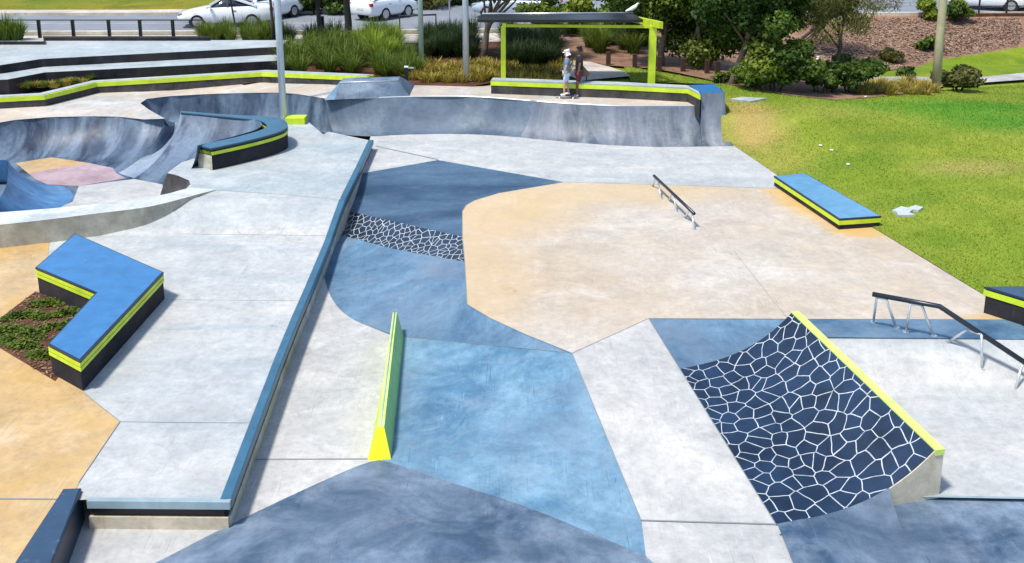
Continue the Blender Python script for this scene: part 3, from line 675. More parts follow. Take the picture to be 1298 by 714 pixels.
# near end face
a, b = D(112, 633), D(283, 634.5); nrm = Vector((b.y - a.y, -(b.x - a.x), 0)).normalized(); nrm = nrm if nrm.y < 0 else -nrm
def face_bar(name, a, b, d0, d1, zt, zb, mat):
    vs_ = []
    for p in (a, b):
        vs_ += [p + nrm * d0 + Vector((0, 0, zt)), p + nrm * d1 + Vector((0, 0, zt)), p + nrm * d1 + Vector((0, 0, zb)), p + nrm * d0 + Vector((0, 0, zb))]
    return mesh(name, vs_, [(0, 4, 5, 1), (1, 5, 6, 2), (2, 6, 7, 3), (3, 7, 4, 0), (0, 1, 2, 3), (4, 7, 6, 5)], mat, deck)
bb = b + (b - a).normalized() * .10
face_bar('front_coping', a, bb, -.03, .06, .010, -.10, M['copinglight'])
face_bar('front_shade_strip', a, b, -.02, .0, -.09, -.30, M['black'])  # black bar paints the shadow of the overhanging coping
face_bar('front_base', a, b + (b - a).normalized() * .06, .0, .045, -.24, -.60, M['cream'])
# deck body under the near end so it is solid from the side
# ------------------------------------------------------------------ ochre floor on the left
och = [D(x, y) for x, y in ((-160, 316), (0, 313), (63, 308), (60, 330), (70, 420), (108, 499), (152, 535), (102, 609), (96, 621))] + [D(30, 714), D(-10, 770), D(-260, 770)]
for p in och: p.z = 0
struct(sheet('ochre_floor', och, M['tanwarm'], zd, .006, .6, ys=(YA, YB)))
tag(mesh('expansion_joint', [D(x, y, .012) for x, y in ((-60, 631), (90, 632), (90, 633.6), (-60, 632.6))], [(0, 1, 2, 3)], M['joint']), kind='structure')
seam([D(152, 535), D(238, 536), D(318, 536.5)], .010, .006); seam([D(152, 535), D(100, 612)], .012, .010); seam([D(108, 500), D(152, 535)], .012, .010); seam([D(210, 380), D(300, 381), D(379, 381.5)], .008, .006); seam([D(225, 297), D(414, 299)], .008, .008)
# navy hubba at the bottom left
hub = thing('ledge', 'worn navy sloping ledge at the bottom left corner beside the deck end', 'skate ledge', tuple(U(90, 700, ZL)))
hp = UL([(80, 619, -.13), (103, 618, -.13), (58, 735, -.13), (4, 735, -.13)])
prism('ledge_body', hp, -1.0, -.135, M['navy'], hub, bevel=.02)
prism('ledge_top', inset(hp, -.022), -.2, -.131, M['capdeep'], hub)

# ------------------------------------------------------------------ ledges
def ledge(name, label, cat, poly, zb, h, cap, group=None, stripe=(.06, .17), captop=.035, stripemat='lime', body='dark', zfun=None, double=False, side=None):
    """block with a painted cap, a dark edge and a raised coloured band; poly carries the plan of the top"""
    c = sum(poly, Vector((0, 0, 0))) / len(poly)
    t = thing(name, label, cat, (c.x, c.y, zb if not callable(zb) else zb(c.x, c.y)), group)
    zt = (lambda x, y: zb(x, y) + h) if callable(zb) else (lambda x, y: zb + h)
    lo = (lambda x, y: zb(x, y) - .12) if callable(zb) else (lambda x, y: zb - .12)
    prism('ledge_body', inset(poly, -.015), lo, lambda x, y: zt(x, y) - .001 - captop * .5, M[body], t)
    if double:
        s0, s1 = stripe; md = (s0 + s1) / 2
        prism('painted_band', inset(poly, .004), lambda x, y: zt(x, y) - md + .004, lambda x, y: zt(x, y) - s0, M[stripemat], t)
        prism('painted_band', inset(poly, .004), lambda x, y: zt(x, y) - s1, lambda x, y: zt(x, y) - md - .012, M[stripemat], t)
    else:
        prism('painted_band', inset(poly, .004), lambda x, y: zt(x, y) - stripe[1], lambda x, y: zt(x, y) - stripe[0], M[stripemat], t)
    prism('edge_rail', inset(poly, .006), lambda x, y: zt(x, y) - captop, lambda x, y: zt(x, y) - .002, M['navy'], t, .006)
    prism('ledge_top', inset(poly, -.022), lambda x, y: zt(x, y) - captop * .6, lambda x, y: zt(x, y) + .003, M[cap], t)
    return t
# L shaped ledge, top pixels traced; base follows the deck
hL = .56
Lp = [D(x, y, hL) for x, y in ((95, 296), (207, 345), (101, 457), (61, 436), (122, 371), (45, 339))]
zm = min(zd(p.x, p.y) for p in Lp); zb_L = lambda x, y: zd(x, y)
ledge('ledge', 'L shaped ledge with bright blue top and yellow band beside the planted bed', 'skate ledge', Lp, zb_L, hL, 'capblue', stripe=(.055, .20), double=True, stripemat='lime')
# long low ledge on the right by the lawn
h1 = .27
ledge('ledge', 'low rectangular ledge with light blue top on tan floor beside the lawn', 'skate ledge', UL([(981, 223, h1), (1020, 219.5, h1), (1117, 274, h1), (1064, 277.5, h1)]), 0, h1, 'caplight', stripe=(.05, .155))
h2 = .52
B2 = UL([(1248, 363, h2), (1330, 366, h2), (1480, 440, h2), (1390, 444, h2), (1298, 380, h2)])
B2 = UL([(1248, 363.5, h2), (1300, 363, h2), (1460, 430, h2), (1400, 430, h2), (1298, 378.5, h2)])
ledge('ledge', 'tall dark ledge with navy top cut off by the right edge at the lawn corner', 'skate ledge', B2, 0, h2, 'capdeep', stripe=(.06, .17))

# lime fin ledge in the middle, sunlit and shaded sides painted in
fin = thing('ledge', 'narrow sloping lime ledge, shaded side green, lit end yellow, in the middle of the park', 'skate ledge', tuple(U(482, 583, ZL)))
ft_n, ft_f = [U(478, 541, -.16), U(487, 541, -.16)], [U(498, 396, -.12), U(503, 396, -.12)]
bs_n, bs_f = [U(466, 584, ZL), U(496, 584, ZL)], [U(496, 432, ZL), U(513, 430, ZL)]
mn = [ft_n[0], ft_n[1], ft_f[1], ft_f[0]]; mb = [bs_n[0], bs_n[1], bs_f[1], bs_f[0]]
low = [p + Vector((0, 0, -.1)) for p in mb]
Vf = mn + mb + low
mesh('left_face', [Vf[0], Vf[3], Vf[7], Vf[4], Vf[11], Vf[8]], [(0, 1, 2, 3), (3, 2, 4, 5)], M['lime'], fin)
mesh('right_face', [Vf[1], Vf[2], Vf[6], Vf[5], Vf[10], Vf[9]], [(0, 3, 2, 1), (3, 5, 4, 2)], M['limeshade'], fin)
mesh('near_end', [Vf[0] + Vector((0, -.004, 0)), Vf[1] + Vector((0, -.004, 0)), Vf[5], Vf[4], Vf[9], Vf[8]], [(0, 3, 2, 1), (3, 5, 4, 2)], M['limesun'], fin)
mesh('top_face', [mn[0], mn[1], mn[2], mn[3]], [(0, 1, 2, 3)], M['limepale'], fin)
mesh('far_end', [Vf[3], Vf[2], Vf[6], Vf[7]], [(0, 1, 2, 3)], M['limeshade'], fin)
tube('top_rail', [ft_n[0].lerp(ft_n[1], .5) + Vector((0, .0, -.01)), ft_f[0].lerp(ft_f[1], .5)], .016, M['copinglight'], fin, 8)

# ------------------------------------------------------------------ rails
def rail_leg_pair(a, b, topc, top_w, z_top, parent, dirv):
    ta = topc - dirv * top_w; tb = topc + dirv * top_w
    for q, tt in ((a, ta), (b, tb)):
        tube('leg', [q - Vector((0, 0, .03)), Vector((tt.x, tt.y, z_top))], .024, M['steel'], parent, 8)
        v, f = tube_geo([q + Vector((0, 0, -.002)), q + Vector((0, 0, .012))], .055, 10)
        mesh('foot_plate', v, f, M['steel'], parent)
    tube('cross_bar', [Vector((ta.x, ta.y, z_top)), Vector((tb.x, tb.y, z_top))], .02, M['steel'], parent, 8)
r1 = thing('grind_rail', 'straight flat black grind rail on white legs in the tan area', 'grind rail', tuple(U(855, 262, 0)))
zr = .36; ra, rb = U(829, 223, zr), U(880, 271, zr)
tube('rail_bar', [ra, rb], .038, M['railblack'], r1, 12)
for fa, fb, t in (((827, 236), (838, 252), .08), ((848.5, 254), (857.5, 268), .5), ((868, 276), (880, 291), .92)):
    c = ra.lerp(rb, t); A1, B1 = U(*fa, 0), U(*fb, 0)
    dv = (B1 - A1); dv.z = 0; w = dv.length * .17; dv.normalize()
    rail_leg_pair(A1, B1, c, w, zr - .04, r1, dv)
r2 = thing('grind_rail', 'long kinked black grind rail running down the white bank on the right', 'grind rail', tuple(U(1170, 420, 0)))
z2 = .66; k0, k1 = U(1106, 373, z2), U(1191, 388.5, z2)
# after the kink the bar falls parallel to the bank
def on_vertical(x, y, a, b):
    dd = ray(x, y); nn = Vector((-(b - a).y, (b - a).x, 0)); o0 = Vector((0, 0, HC)); t = (a - o0).dot(nn) / dd.dot(nn); return o0 + dd * t
k2 = on_vertical(1298, 459, k0, k1); k3 = k1 + (k2 - k1) * 1.4
tube('rail_bar', [k0, k1, k3], .045, M['railblack'], r2, 12)
def bankz(x, y):
    a, b = U(1140, 427, 0), U(1140, 500, -.55); t = (a.y - y) / (a.y - b.y); return -.55 * max(0, min(1, t))
for fa, fb, s, seg in (((1107, 408), (1137, 415.5), .14, 0), ((1148, 421), (1184, 426), .66, 0), ((1201, 433), (1245, 468), .42, 1)):
    A1 = US(*fa, bankz); B1 = US(*fb, bankz); c = (k0.lerp(k1, s) if seg == 0 else k1.lerp(k2, s))
    dv = B1 - A1; dv.z = 0; w = dv.length * .2; dv.normalize(); rail_leg_pair(A1, B1, c, w, c.z - .05, r2, dv)
A1 = US(1286, 496, bankz); c = k1.lerp(k3, .72); B1 = Vector((2 * c.x - A1.x, 2 * c.y - A1.y, 0)); B1.z = bankz(B1.x, B1.y)
dv = B1 - A1; dv.z = 0; w = dv.length * .2; dv.normalize(); rail_leg_pair(A1, B1, c, w, c.z - .05, r2, dv)

# ------------------------------------------------------------------ bowl on the left
ZR, ZFB = .70, -.30
bowl = thing('skate_bowl', 'deep blue grey skate bowl with coloured floor patches on the left', 'skate bowl', tuple(U(100, 230, ZFB)))
def zback(x, y):
    a = U(412, 124, 1.05).x; b = U(200, 124, .8).x
    t = max(0, min(1, (x - b) / (a - b))); return ZR + (1.05 - ZR) * t
back_R = [(-160, 196, ZR), (-90, 172, ZR), (-40, 162, ZR), (20, 152, ZR), (65, 148.5, ZR), (110, 147.5, ZR), (150, 148, ZR), (182, 151.5, ZR), (209, 150.5, ZR)]
back_F = [(-120, 262, ZFB), (-70, 232, ZFB), (-30, 214, ZFB), (15, 206, ZFB), (58, 200, ZFB), (95, 201, ZFB), (120, 207, ZFB), (138, 214, ZFB), (150, 219, ZFB)]
transition('bowl_wall', UL(back_R), UL(back_F), M['bowl'], bowl, 72, 14, 6)
transition('light_band', UL([(209, 150.5, ZR), (215, 154, .45), (223, 155, .30), (228, 149, .55), (229, 142, .92)]), UL([(150, 219, ZFB), (157, 222, ZFB), (164, 224, ZFB), (168, 225.5, ZFB), (170, 226, ZFB)]), M['bowllight'], bowl, 74, 14, 5)
zU = .92
transition('bowl_wall', UL([(229, 142, zU), (262, 145, zU), (300, 148.5, zU), (322, 151.5, zU), (332, 157, zU), (325, 164, zU), (300, 172, zU), (262, 182, zU), (250, 187, zU), (248, 204, .3), (212, 219.5, .3)]), UL([(170, 226, ZFB), (178, 227, ZFB), (186, 228, ZFB), (192, 229, ZFB), (197, 230, ZFB), (201, 231, ZFB), (204, 232, ZFB), (206, 234, ZFB), (207, 237, ZFB), (206, 241, ZFB), (205, 246, ZFB)]), M['bowl'], bowl, 74, 14, 5)
ruled('notch_wall', UL([(212, 219.5, .3), (227, 223, .3), (240, 229, .3), (241, 234, .3), (236, 239, .3), (200, 249, .3)]), UL([(203, 247, ZFB), (207, 249, ZFB), (212, 251, ZFB), (212, 254, ZFB), (207, 258, ZFB), (190, 262, ZFB)]), M['greywall'], 20, 6, 0, bowl)
# floor patches
fl = lambda n, pts, m, dz=0.0: sheet(n, UL([(x, y, ZFB + dz) for x, y in pts]), M[m], parent=bowl)
fl('floor_base', [(-125, 262), (-70, 231), (-30, 213), (15, 205), (58, 199), (95, 200), (125, 206), (150, 218), (175, 225), (204, 230), (213, 252), (190, 275), (40, 300), (-130, 310)], 'bowl', -.004)
fl('white_patch', [(100, 236), (170, 227), (206, 234), (208, 256), (180, 270), (40, 285), (60, 268), (92, 256)], 'white', .002)
fl('ochre_patch', [(20, 207), (65, 199.5), (114, 207), (62, 215), (36, 220)], 'tanwarm', .004)
fl('mauve_patch', [(36, 220), (62, 215), (114, 207), (143, 213), (148, 220), (160, 226), (100, 236), (60, 234), (46, 228)], 'purple', .004)
# blue hip ramp inside the bowl
hipR = UL([(-140, 214, .45), (-60, 205, .45), (2, 203, .45), (10, 208, .36), (6, 240, .42), (-20, 262, .45), (-120, 285, .45)])
hipF = UL([(-110, 236, ZFB), (-20, 232, ZFB), (40, 232, ZFB), (82, 238, ZFB), (92, 251, ZFB), (70, 266, ZFB), (10, 276, ZFB)])
hip = thing('skate_ramp', 'curved blue hip ramp rising on the left inside the bowl', 'skate ramp', tuple(U(30, 250, ZFB)))
transition('riding_surface', hipR, hipF, M['capdeep'] if False else concrete('bright_blue_concrete', (.05, .17, .36), dark=(.03, .10, .24), light=(.09, .24, .44), big=1.0, rough=.4, cracks=0), hip, 66, 12, 5)
# near rim of the bowl: white top, bare outer wall
rim_o = UL([(-200, 294, .40), (-60, 291, .40), (0, 285.5, .40), (60, 279, .40), (120, 271.5, .40), (180, 264, .40), (215, 256.5, .40), (250, 247, .36), (274, 241, .31)])
rim_i = UL([(-200, 276, .40), (-60, 273, .40), (0, 269.5, .40), (60, 265, .40), (120, 259, .40), (180, 251.5, .40), (212, 246, .40), (230, 241, .34), (243, 238, .31)])
so, si = smooth_poly(rim_o, 4), smooth_poly(rim_i, 4)
grid_mesh('rim_top', [[a + Vector((0, 0, .006)), b + Vector((0, 0, .006))] for a, b in zip(si, so)], M['rim'], bowl, False)
grid_mesh('outer_wall', [[a, a + Vector((0, -.06, -1.1))] for a in so], M['wall'], bowl, False)
grid_mesh('inner_wall', [[a, a + Vector((0, .25, -.56))] for a in si], M['bowl'], bowl, False)

# second pocket behind the curved ledge, running into the far quarter pipe
pock = thing('skate_bowl', 'shallow blue pocket bowl behind the curved ledge and light pole', 'skate bowl', tuple(U(300, 160, -.1)))
def zpk(x, y): return zback(x, y)
def RB(x, y):
    z = .8
    for _ in range(6): p = U(x, y, z); z = zback(p.x, p.y)
    return U(x, y, z)
pr = [RB(*p) for p in ((209, 150.5), (192, 141), (178, 131), (186, 125.5), (215, 122), (260, 119.5), (310, 118), (350, 117.5), (375, 119), (412, 125))]
pf = UL([(224, 157, .20), (222, 156, -.05), (224, 154, -.1), (232, 152, -.1), (245, 151, -.1), (270, 152, -.1), (305, 155, -.1), (345, 160, -.1), (385, 165, -.05), (426, 170.5, 0)])
transition('pocket_wall', pr, pf, M['bluelight'] if False else M['bowl'], pock, 68, 12, 6)
sheet('pocket_floor', UL([(222, 156, -.105), (245, 151, -.105), (305, 154.5, -.105), (385, 164.5, -.06), (430, 171, -.02), (420, 178, -.05), (330, 178, -.105), (230, 170, -.105)]), M['bowl'], parent=pock)

# curved ledge (hairpin) standing on the rim
Uo = UL([(229, 140.5, zU), (262, 143.5, zU), (300, 146, zU), (338, 147.5, zU), (356, 150.5, zU), (364, 156, zU), (362, 163, zU), (345, 170, zU), (310, 179, zU), (268, 188, zU)])
Ui = UL([(229, 142.5, zU), (262, 145.5, zU), (298, 149, zU), (322, 151.5, zU), (334, 155, zU), (338, 160, zU), (330, 165, zU), (310, 171, zU), (285, 177, zU), (250, 184, zU)])
so, si = smooth_poly(Uo, 5), smooth_poly(Ui, 5)
cl = thing('curved_ledge', 'hairpin curved ledge with blue top and lime band on the bowl rim', 'skate ledge', tuple(U(310, 200, .25)))
def ribbon(name, so, si, zt, zb, mat, grow=0.0):
    rows = []
    for a, b in zip(so, si):
        w = (a - b); w.z = 0; w.normalize(); a2 = a + w * grow; b2 = b - w * grow
        rows.append([Vector((a2.x, a2.y, zb)), Vector((a2.x, a2.y, zt)), Vector((b2.x, b2.y, zt)), Vector((b2.x, b2.y, zb))])
    V = [p for r in rows for p in r]; F = []
    for i in range(len(rows) - 1):
        for j in range(3): F.append((i * 4 + j, (i + 1) * 4 + j, (i + 1) * 4 + j + 1, i * 4 + j + 1))
        F.append((i * 4 + 3, (i + 1) * 4 + 3, (i + 1) * 4, i * 4))
    n = len(rows) - 1; F += [(0, 1, 2, 3), (n * 4 + 3, n * 4 + 2, n * 4 + 1, n * 4)]
    return mesh(name, V, F, mat, cl)
ribbon('ledge_body', so, si, zU - .05, .1, M['dark'], -.012)
ribbon('ledge_top', so, si, zU, zU - .035, M['coping'], 0)
ribbon('edge_rail', so, si, zU - .03, zU - .07, M['navy'], .004)
ribbon('painted_band', so, si, zU - .11, zU - .20, M['lime'], .004)
# near end face of the hairpin is bare concrete
e0, e1 = so[-1], si[-1]; ev = (so[-1] - so[-2]).normalized(); ev.z = 0
mesh('end_face', [Vector((e0.x, e0.y, zU - .21)) + ev * .012, Vector((e1.x, e1.y, zU - .21)) + ev * .012, Vector((e1.x, e1.y, .1)) + ev * .012, Vector((e0.x, e0.y, .1)) + ev * .012], [(0, 1, 2, 3)], M['wall'], cl)
box('concrete_block', U(376, 153, .38), (.62, .5, .28), M['lime'], bevel=.02)
tag(bpy.data.objects['concrete_block'], 'small yellow painted concrete block beside the foot of the light pole', 'block')

# back paving level with the rim
bp_poly = [RB(*p) for p in ((-170, 199), (-90, 172), (-40, 162), (20, 152), (65, 148.5), (110, 147.5), (150, 148), (182, 151.5), (209, 150.5), (192, 141), (178, 131), (186, 125.5), (215, 122), (260, 119.5), (310, 118), (350, 117.5), (375, 119), (412, 125))]
bp_poly += [U(470, 124, 1.05), U(515, 122.5, 1.05), U(600, 122.5, 1.05), U(676, 128, 1.05), U(783, 134, 1.05), U(890, 134, 1.05), U(892, 116, 1.05), U(760, 108, 1.05), U(640, 108, 1.05), U(600, 110, 1.05), U(520, 108, 1.05), U(400, 98, 1.05), U(330, 96, 1.05), U(180, 104, 1.05), U(-200, 110, .9)]
struct(sheet('upper_back_paving', bp_poly, M['backpath'], lambda x, y: zback(x, y), 0, 1.0))

# ------------------------------------------------------------------ far quarter pipe
farq = thing('quarter_pipe', 'long blue grey quarter pipe along the far edge of the plaza', 'skate ramp', tuple(U(650, 175, 0)))
fr = UL([(412, 125, 1.05), (470, 124, 1.05), (515, 122.5, 1.05), (560, 122, 1.05), (600, 122.5, 1.05), (640, 125, 1.05), (676, 128, 1.05)])
ff = UL([(426, 170.5, 0), (470, 173, 0), (500, 171.5, 0), (530, 170.5, 0), (570, 170, 0), (612, 171, 0), (655, 174, 0)])
transition('riding_surface', fr, ff, M['qp'], farq, 66, 14, 6)
fr2 = UL([(676, 128, 1.05), (710, 130.5, 1.05), (745, 132.5, 1.05), (783, 134, 1.05), (835, 134, 1.05), (889, 134, 1.05)])
ff2 = UL([(655, 174, 0), (695, 178, 0), (735, 181.5, 0), (780, 184.5, 0), (835, 186.5, 0), (891, 186, 0)])
transition('riding_surface', fr2, ff2, M['qpgrey'], farq, 66, 14, 6)
for pts in (fr[:], fr2[:]):
    tube('lip_coping', [p + Vector((0, .01, -.01)) for p in smooth_poly(pts, 4)], .028, M['steel'], farq, 6)
# tall extension at its right end
exz = 1.5
exr, exf = UL([(889, 118.5, exz), (919, 117.5, exz)]), UL([(891, 186, 0), (931, 185.5, 0)])
extn = thing('quarter_pipe', 'tall grey quarter pipe extension with blue platform next to the lawn', 'skate ramp', tuple(exf[0]))
o, rws = transition('riding_surface', [exr[0].lerp(exr[1], i / 4) for i in range(5)], [exf[0].lerp(exf[1], i / 4) for i in range(5)], M['qpgrey'], extn, 78, 14, 0)
def side_wall(row, name, mat, parent, dx):
    V = []
    for p in row: V += [p + Vector((dx, 0, 0)), Vector((p.x + dx, p.y, -.3))]
    p = row[-1]; V += [Vector((p.x + dx, p.y + .8, p.z)), Vector((p.x + dx, p.y + .8, -.3))]
    F = [(2 * i, 2 * i + 1, 2 * i + 3, 2 * i + 2) for i in range(len(row))]
    return mesh(name, V, F, mat, parent)
side_wall(rws[-1], 'side_wall', M['greywall'], extn, .0); side_wall(rws[0], 'side_wall', M['qpgrey'], extn, .0)
prism('platform', [exr[0] + Vector((0, .0, 0)), exr[1], US(905, 107, lambda x, y: exz), US(874, 108, lambda x, y: exz)], .6, exz + .004, M['capblue'], extn)
# dark opening at the deck corner
tri = U(410, 171.5, .25)
# pyramid block on the back paving
pyr = thing('skate_block', 'blue grey trapezoid block on the paving behind the far quarter pipe', 'skate ramp', tuple(U(465, 126, 1.05)))
pb = UL([(411, 127, 1.05), (519, 122, 1.05)]); pt_ = UL([(430, 105, 1.52), (504, 102.5, 1.52)])
depth = Vector((0, 1.5, 0))
Vp = [pb[0], pb[1], pb[1] + depth * 1.3, pb[0] + depth * 1.3, pt_[0], pt_[1], pt_[1] + depth * .5, pt_[0] + depth * .5]
inn = pb[0].lerp(pb[1], .12); inn_t = pt_[0]
mesh('front_face', [inn, pb[1], pt_[1], pt_[0]], [(0, 1, 2, 3)], M['bluegrey'], pyr)
mesh('left_face', [pb[0], inn, pt_[0], pt_[0] + depth * .5, pb[0] + depth * 1.3], [(0, 1, 2), (0, 2, 3, 4)], M['bluelight'], pyr)
mesh('back_and_top', Vp, [(1, 2, 6, 5), (2, 3, 7, 6), (4, 5, 6, 7)], M['bluegrey'], pyr)
tube('top_edge', [pt_[0], pt_[1]], .03, M['steel'], pyr, 6)

# ------------------------------------------------------------------ seating walls and terraces at the back left
ww = .45
def wall_path(pts, z, back):
    f = UL([(x, y, z) for x, y in pts]); return f + [p + Vector((0, back, 0)) for p in f[::-1]]
zw = 1.42
front_pts = [(-160, 124), (0, 123.5), (56, 120.5), (122, 104.5), (332, 91.5), (356, 92.5), (466, 97)]
ledge('garden_wall', 'long low dark wall with lime band behind the bowl, below the terraces', 'wall', wall_path(front_pts, zw, .45), lambda x, y: zback(x, y), .001, 'copinglight') if False else None
t = thing('garden_wall', 'long low dark wall with lime top band behind the bowl, below the terraces', 'wall', tuple(U(200, 120, .8)))
def offs(path, w):
    out = []
    for i, p in enumerate(path):
        e1 = (p - path[i - 1]) if i else (path[1] - p); e2 = (path[i + 1] - p) if i < len(path) - 1 else e1
        n1 = Vector((-e1.y, e1.x)).normalized(); n2 = Vector((-e2.y, e2.x)).normalized(); m = (n1 + n2).normalized(); k = w / max(.5, m.dot(n1)); out.append(Vector((p.x + m.x * k, p.y + m.y * k, p.z)))
    return out
def RZ(x, y, h):
    z = 1.2
    for _ in range(12): p = U(x, y, z); z = zback(p.x, p.y) + h
    return U(x, y, z)
wf = [RZ(x, y, .38) for x, y in front_pts]; wp = wf + offs(wf, .42)[::-1]; zwt = lambda x, y: zback(x, y) + .38
prism('wall_body', inset(wp, -.01), .2, lambda x, y: zwt(x, y) - .03, M['greywall'], t)
prism('painted_band', inset(wp, .006), lambda x, y: zwt(x, y) - .16, lambda x, y: zwt(x, y) - .015, M['lime'], t)
prism('wall_top', inset(wp, -.06), lambda x, y: zwt(x, y) - .05, lambda x, y: zwt(x, y) + .006, M['deckgrey'], t)
# terraces: two dark seat steps with pale tops
def terrace(label, pts, z, deep, zlow, top='copinglight', nm_='seating_step'):
    t = thing(nm_, label, 'step', tuple(U(pts[2][0], pts[2][1], z)))
    p = wall_path(pts, z, deep)
    prism('step_riser', p, zlow, z - .004, M['dark'], t, 0); prism('step_tread', inset(p, -.02), z - .03, z + .004, M[top], t)
    return t
def terr2(label, pts, z, zlow, yb, top='deckgrey'):
    t = thing('seating_step', label, 'step', tuple(U(pts[2][0], pts[2][1], z))); f = UL([(x, y, z) for x, y in pts])
    p = f + [Vector((f[-1].x, max(yb, f[-1].y + .5), z)), Vector((f[0].x, max(yb, f[-1].y + .5), z))]
    prism('step_riser', p, zlow, z - .004, M['dark'], t, 0); prism('step_tread', inset(p, -.02), z - .03, z + .004, M[top], t)
terr2('lower dark seating step with thin pale top behind the lime banded wall', [(-160, 108), (10, 101), (57, 92), (355, 77)], 1.30, .4, 39.4)
terr2('upper dark seating step with a wide pale blue top', [(-160, 92), (0, 83), (52, 75), (355, 59.5)], 1.60, .6, 41.2)
t = thing('garden_wall', 'low charcoal retaining wall behind the terrace, right of the shrub', 'wall', tuple(at_depth(160, 55, 41.3)))
w2 = [at_depth(x, 55, 41.0 + k) for x, k in ((55, 0), (266, 0), (266, .45), (55, .45))]; prism('wall_body', w2, 1.0, at_depth(160, 48, 41.0).z, M['dark'], t)
t = thing('garden_wall', 'short charcoal planter wall with pale top at the far left edge', 'wall', tuple(at_depth(20, 55, 40.1)))
w3 = [at_depth(x, 55, 40.0 + k) for x, k in ((-170, 0), (57, 0), (57, .9), (-170, .9))]; zpw = at_depth(20, 52.5, 40.0).z; prism('wall_body', w3, 1.0, zpw - .015, M['dark'], t); prism('wall_top', inset(w3, -.04), zpw - .04, zpw, M['pathgrey'], t)

# ledge under the shelter
t = thing('seating_ledge', 'long dark ledge with lime band under the shelter behind the skaters', 'ledge', tuple(U(760, 120, 1.05)))
sf = UL([(622, 102, 1.5), (705, 105, 1.5), (783, 107.5, 1.5), (872, 112, 1.5), (888, 120, 1.5)])
sp = sf + [p + Vector((0.05, .5, 0)) for p in sf[::-1]]
prism('ledge_body', inset(sp, -.01), .7, 1.47, M['greywall'], t); prism('painted_band', inset(sp, .006), 1.33, 1.47, M['lime'], t); prism('ledge_top', inset(sp, -.03), 1.44, 1.505, M['deckgrey'], t)

# ------------------------------------------------------------------ shelter
G = lambda x, y: US(x, y, zf)
sh = thing('park_shelter', 'lime green post shelter with a flat dark roof behind the ledge', 'shelter', tuple(G(730, 104)))
pl = U(639, 102, 1.1); pr_ = U(825, 108, 1.1); pl.y = pr_.y = (pl.y + pr_.y) / 2 + .1
zr_ = 3.72
pr2 = Vector((U(827, 108, 1.1).x, pl.y, 0))
pr2.x = (827 - CX) / FPX * (pl.y * math.cos(PITCH) + (HC - 2.4) * math.sin(PITCH)); pl.x = (638 - CX) / FPX * (pl.y * math.cos(PITCH) + (HC - 2.4) * math.sin(PITCH))
ptop = at_depth(700, 32.5, pl.y).z; phh = ptop - .75
box('post', (pl.x, pl.y, .75 + phh / 2), (.17, .17, phh), M['lime'], sh, bevel=.01)
box('post', (pr2.x, pr2.y, .75 + phh / 2), (.24, .24, phh), M['lime'], sh, bevel=.01)
Yn = pl.y - .55; Yf = pl.y + 1.7
n0, n1 = at_depth(605, 28.5, Yn), at_depth(815, 28.5, Yn); f0, f1 = at_depth(611, 21.5, Yf), at_depth(803, 20.5, Yf)
th_ = 0
rv = [n0, n1, f1, f0]
th = Vector((0, 0, .09))
mesh('roof', [p + th for p in rv] + rv, [(0, 1, 2, 3), (7, 6, 5, 4), (0, 4, 5, 1), (1, 5, 6, 2), (2, 6, 7, 3), (3, 7, 4, 0)], M['black'], sh)
tube('roof_flashing', [f0 + th + Vector((0, 0, .02)), f1 + th + Vector((0, 0, .02))], .035, M['steel'], sh, 6)
def bar(name, a, b, w, h, mat, parent):
    dd = (b - a).normalized(); s = dd.cross(Vector((0, 0, 1))).normalized() * w / 2; u = s.cross(dd).normalized() * h / 2
    vv = []
    for p in (a, b): vv += [p + s + u, p - s + u, p - s - u, p + s - u]
    return mesh(name, vv, [(0, 1, 2, 3), (7, 6, 5, 4), (0, 4, 5, 1), (1, 5, 6, 2), (2, 6, 7, 3), (3, 7, 4, 0)], mat, parent)
bar('end_rafter', at_depth(838, 32, Yn - .1), at_depth(802, 24, Yf), .14, .22, M['lime'], sh)
bar('end_rafter', n0 + Vector((.9, .1, -.1)), f0 + Vector((.9, 0, -.1)), .12, .14, M['lime'], sh)
bar('cross_beam', Vector((pl.x, pl.y, n0.z - .18)), Vector((pr2.x, pr2.y, n0.z - .22)), .08, .10, M['lime'], sh)

# ------------------------------------------------------------------ background surfaces
DR = lambda name, pts, mat, off=.02, grid=1.0: struct(sheet(name, [G(*p) if isinstance(p, tuple) else p for p in pts], M[mat], zf, off, grid))
P3 = lambda x, y: Vector((x, y, 0))
DR('garden_mulch', [P3(-9.5, 35.6), (356, 100), (470, 100), (520, 108), (560, 110.5), (600, 110), (625, 105), (760, 102), (770, 98), (740, 80), (700, 62), (640, 47), (560, 46), (350, 46), P3(-14, 42)], 'mulchdark', .02)
DR('garden_path', [(735, 104), (800, 98), (790, 92), (772, 86), (748, 80), (728, 78), (700, 86)], 'pathpale', .045)
DR('mulch_slope', [(690, 40), (700, 62), (735, 78), (772, 84), (830, 88), (862, 94), (935, 110), (1000, 122), (1060, 128), (1130, 122), (1180, 116), (1200, 108), (1190, 99), (1100, 100), (1095, 94), (1180, 79), (1300, 61), P3(45, 46.6), P3(45, 51.2), (1298, 21), (1190, 18), (1120, 20), (900, 36), (800, 38)], 'mulch', .03)
DR('far_lawn', [(1000, 100), (1100, 96), (1180, 79), (1240, 70), (1300, 60), P3(45, 46.6), P3(45, 42.4), (1298, 98), (1200, 105), (1150, 108), (1060, 108)], 'grassfar', .05)
DR('footpath', [(1085, 100), (1160, 99), (1230, 101), (1300, 94), P3(45, 42.2), P3(45, 41.4), (1300, 103), (1230, 108), (1150, 109), (1085, 107)], 'pathgrey', .07)
roadz = .06
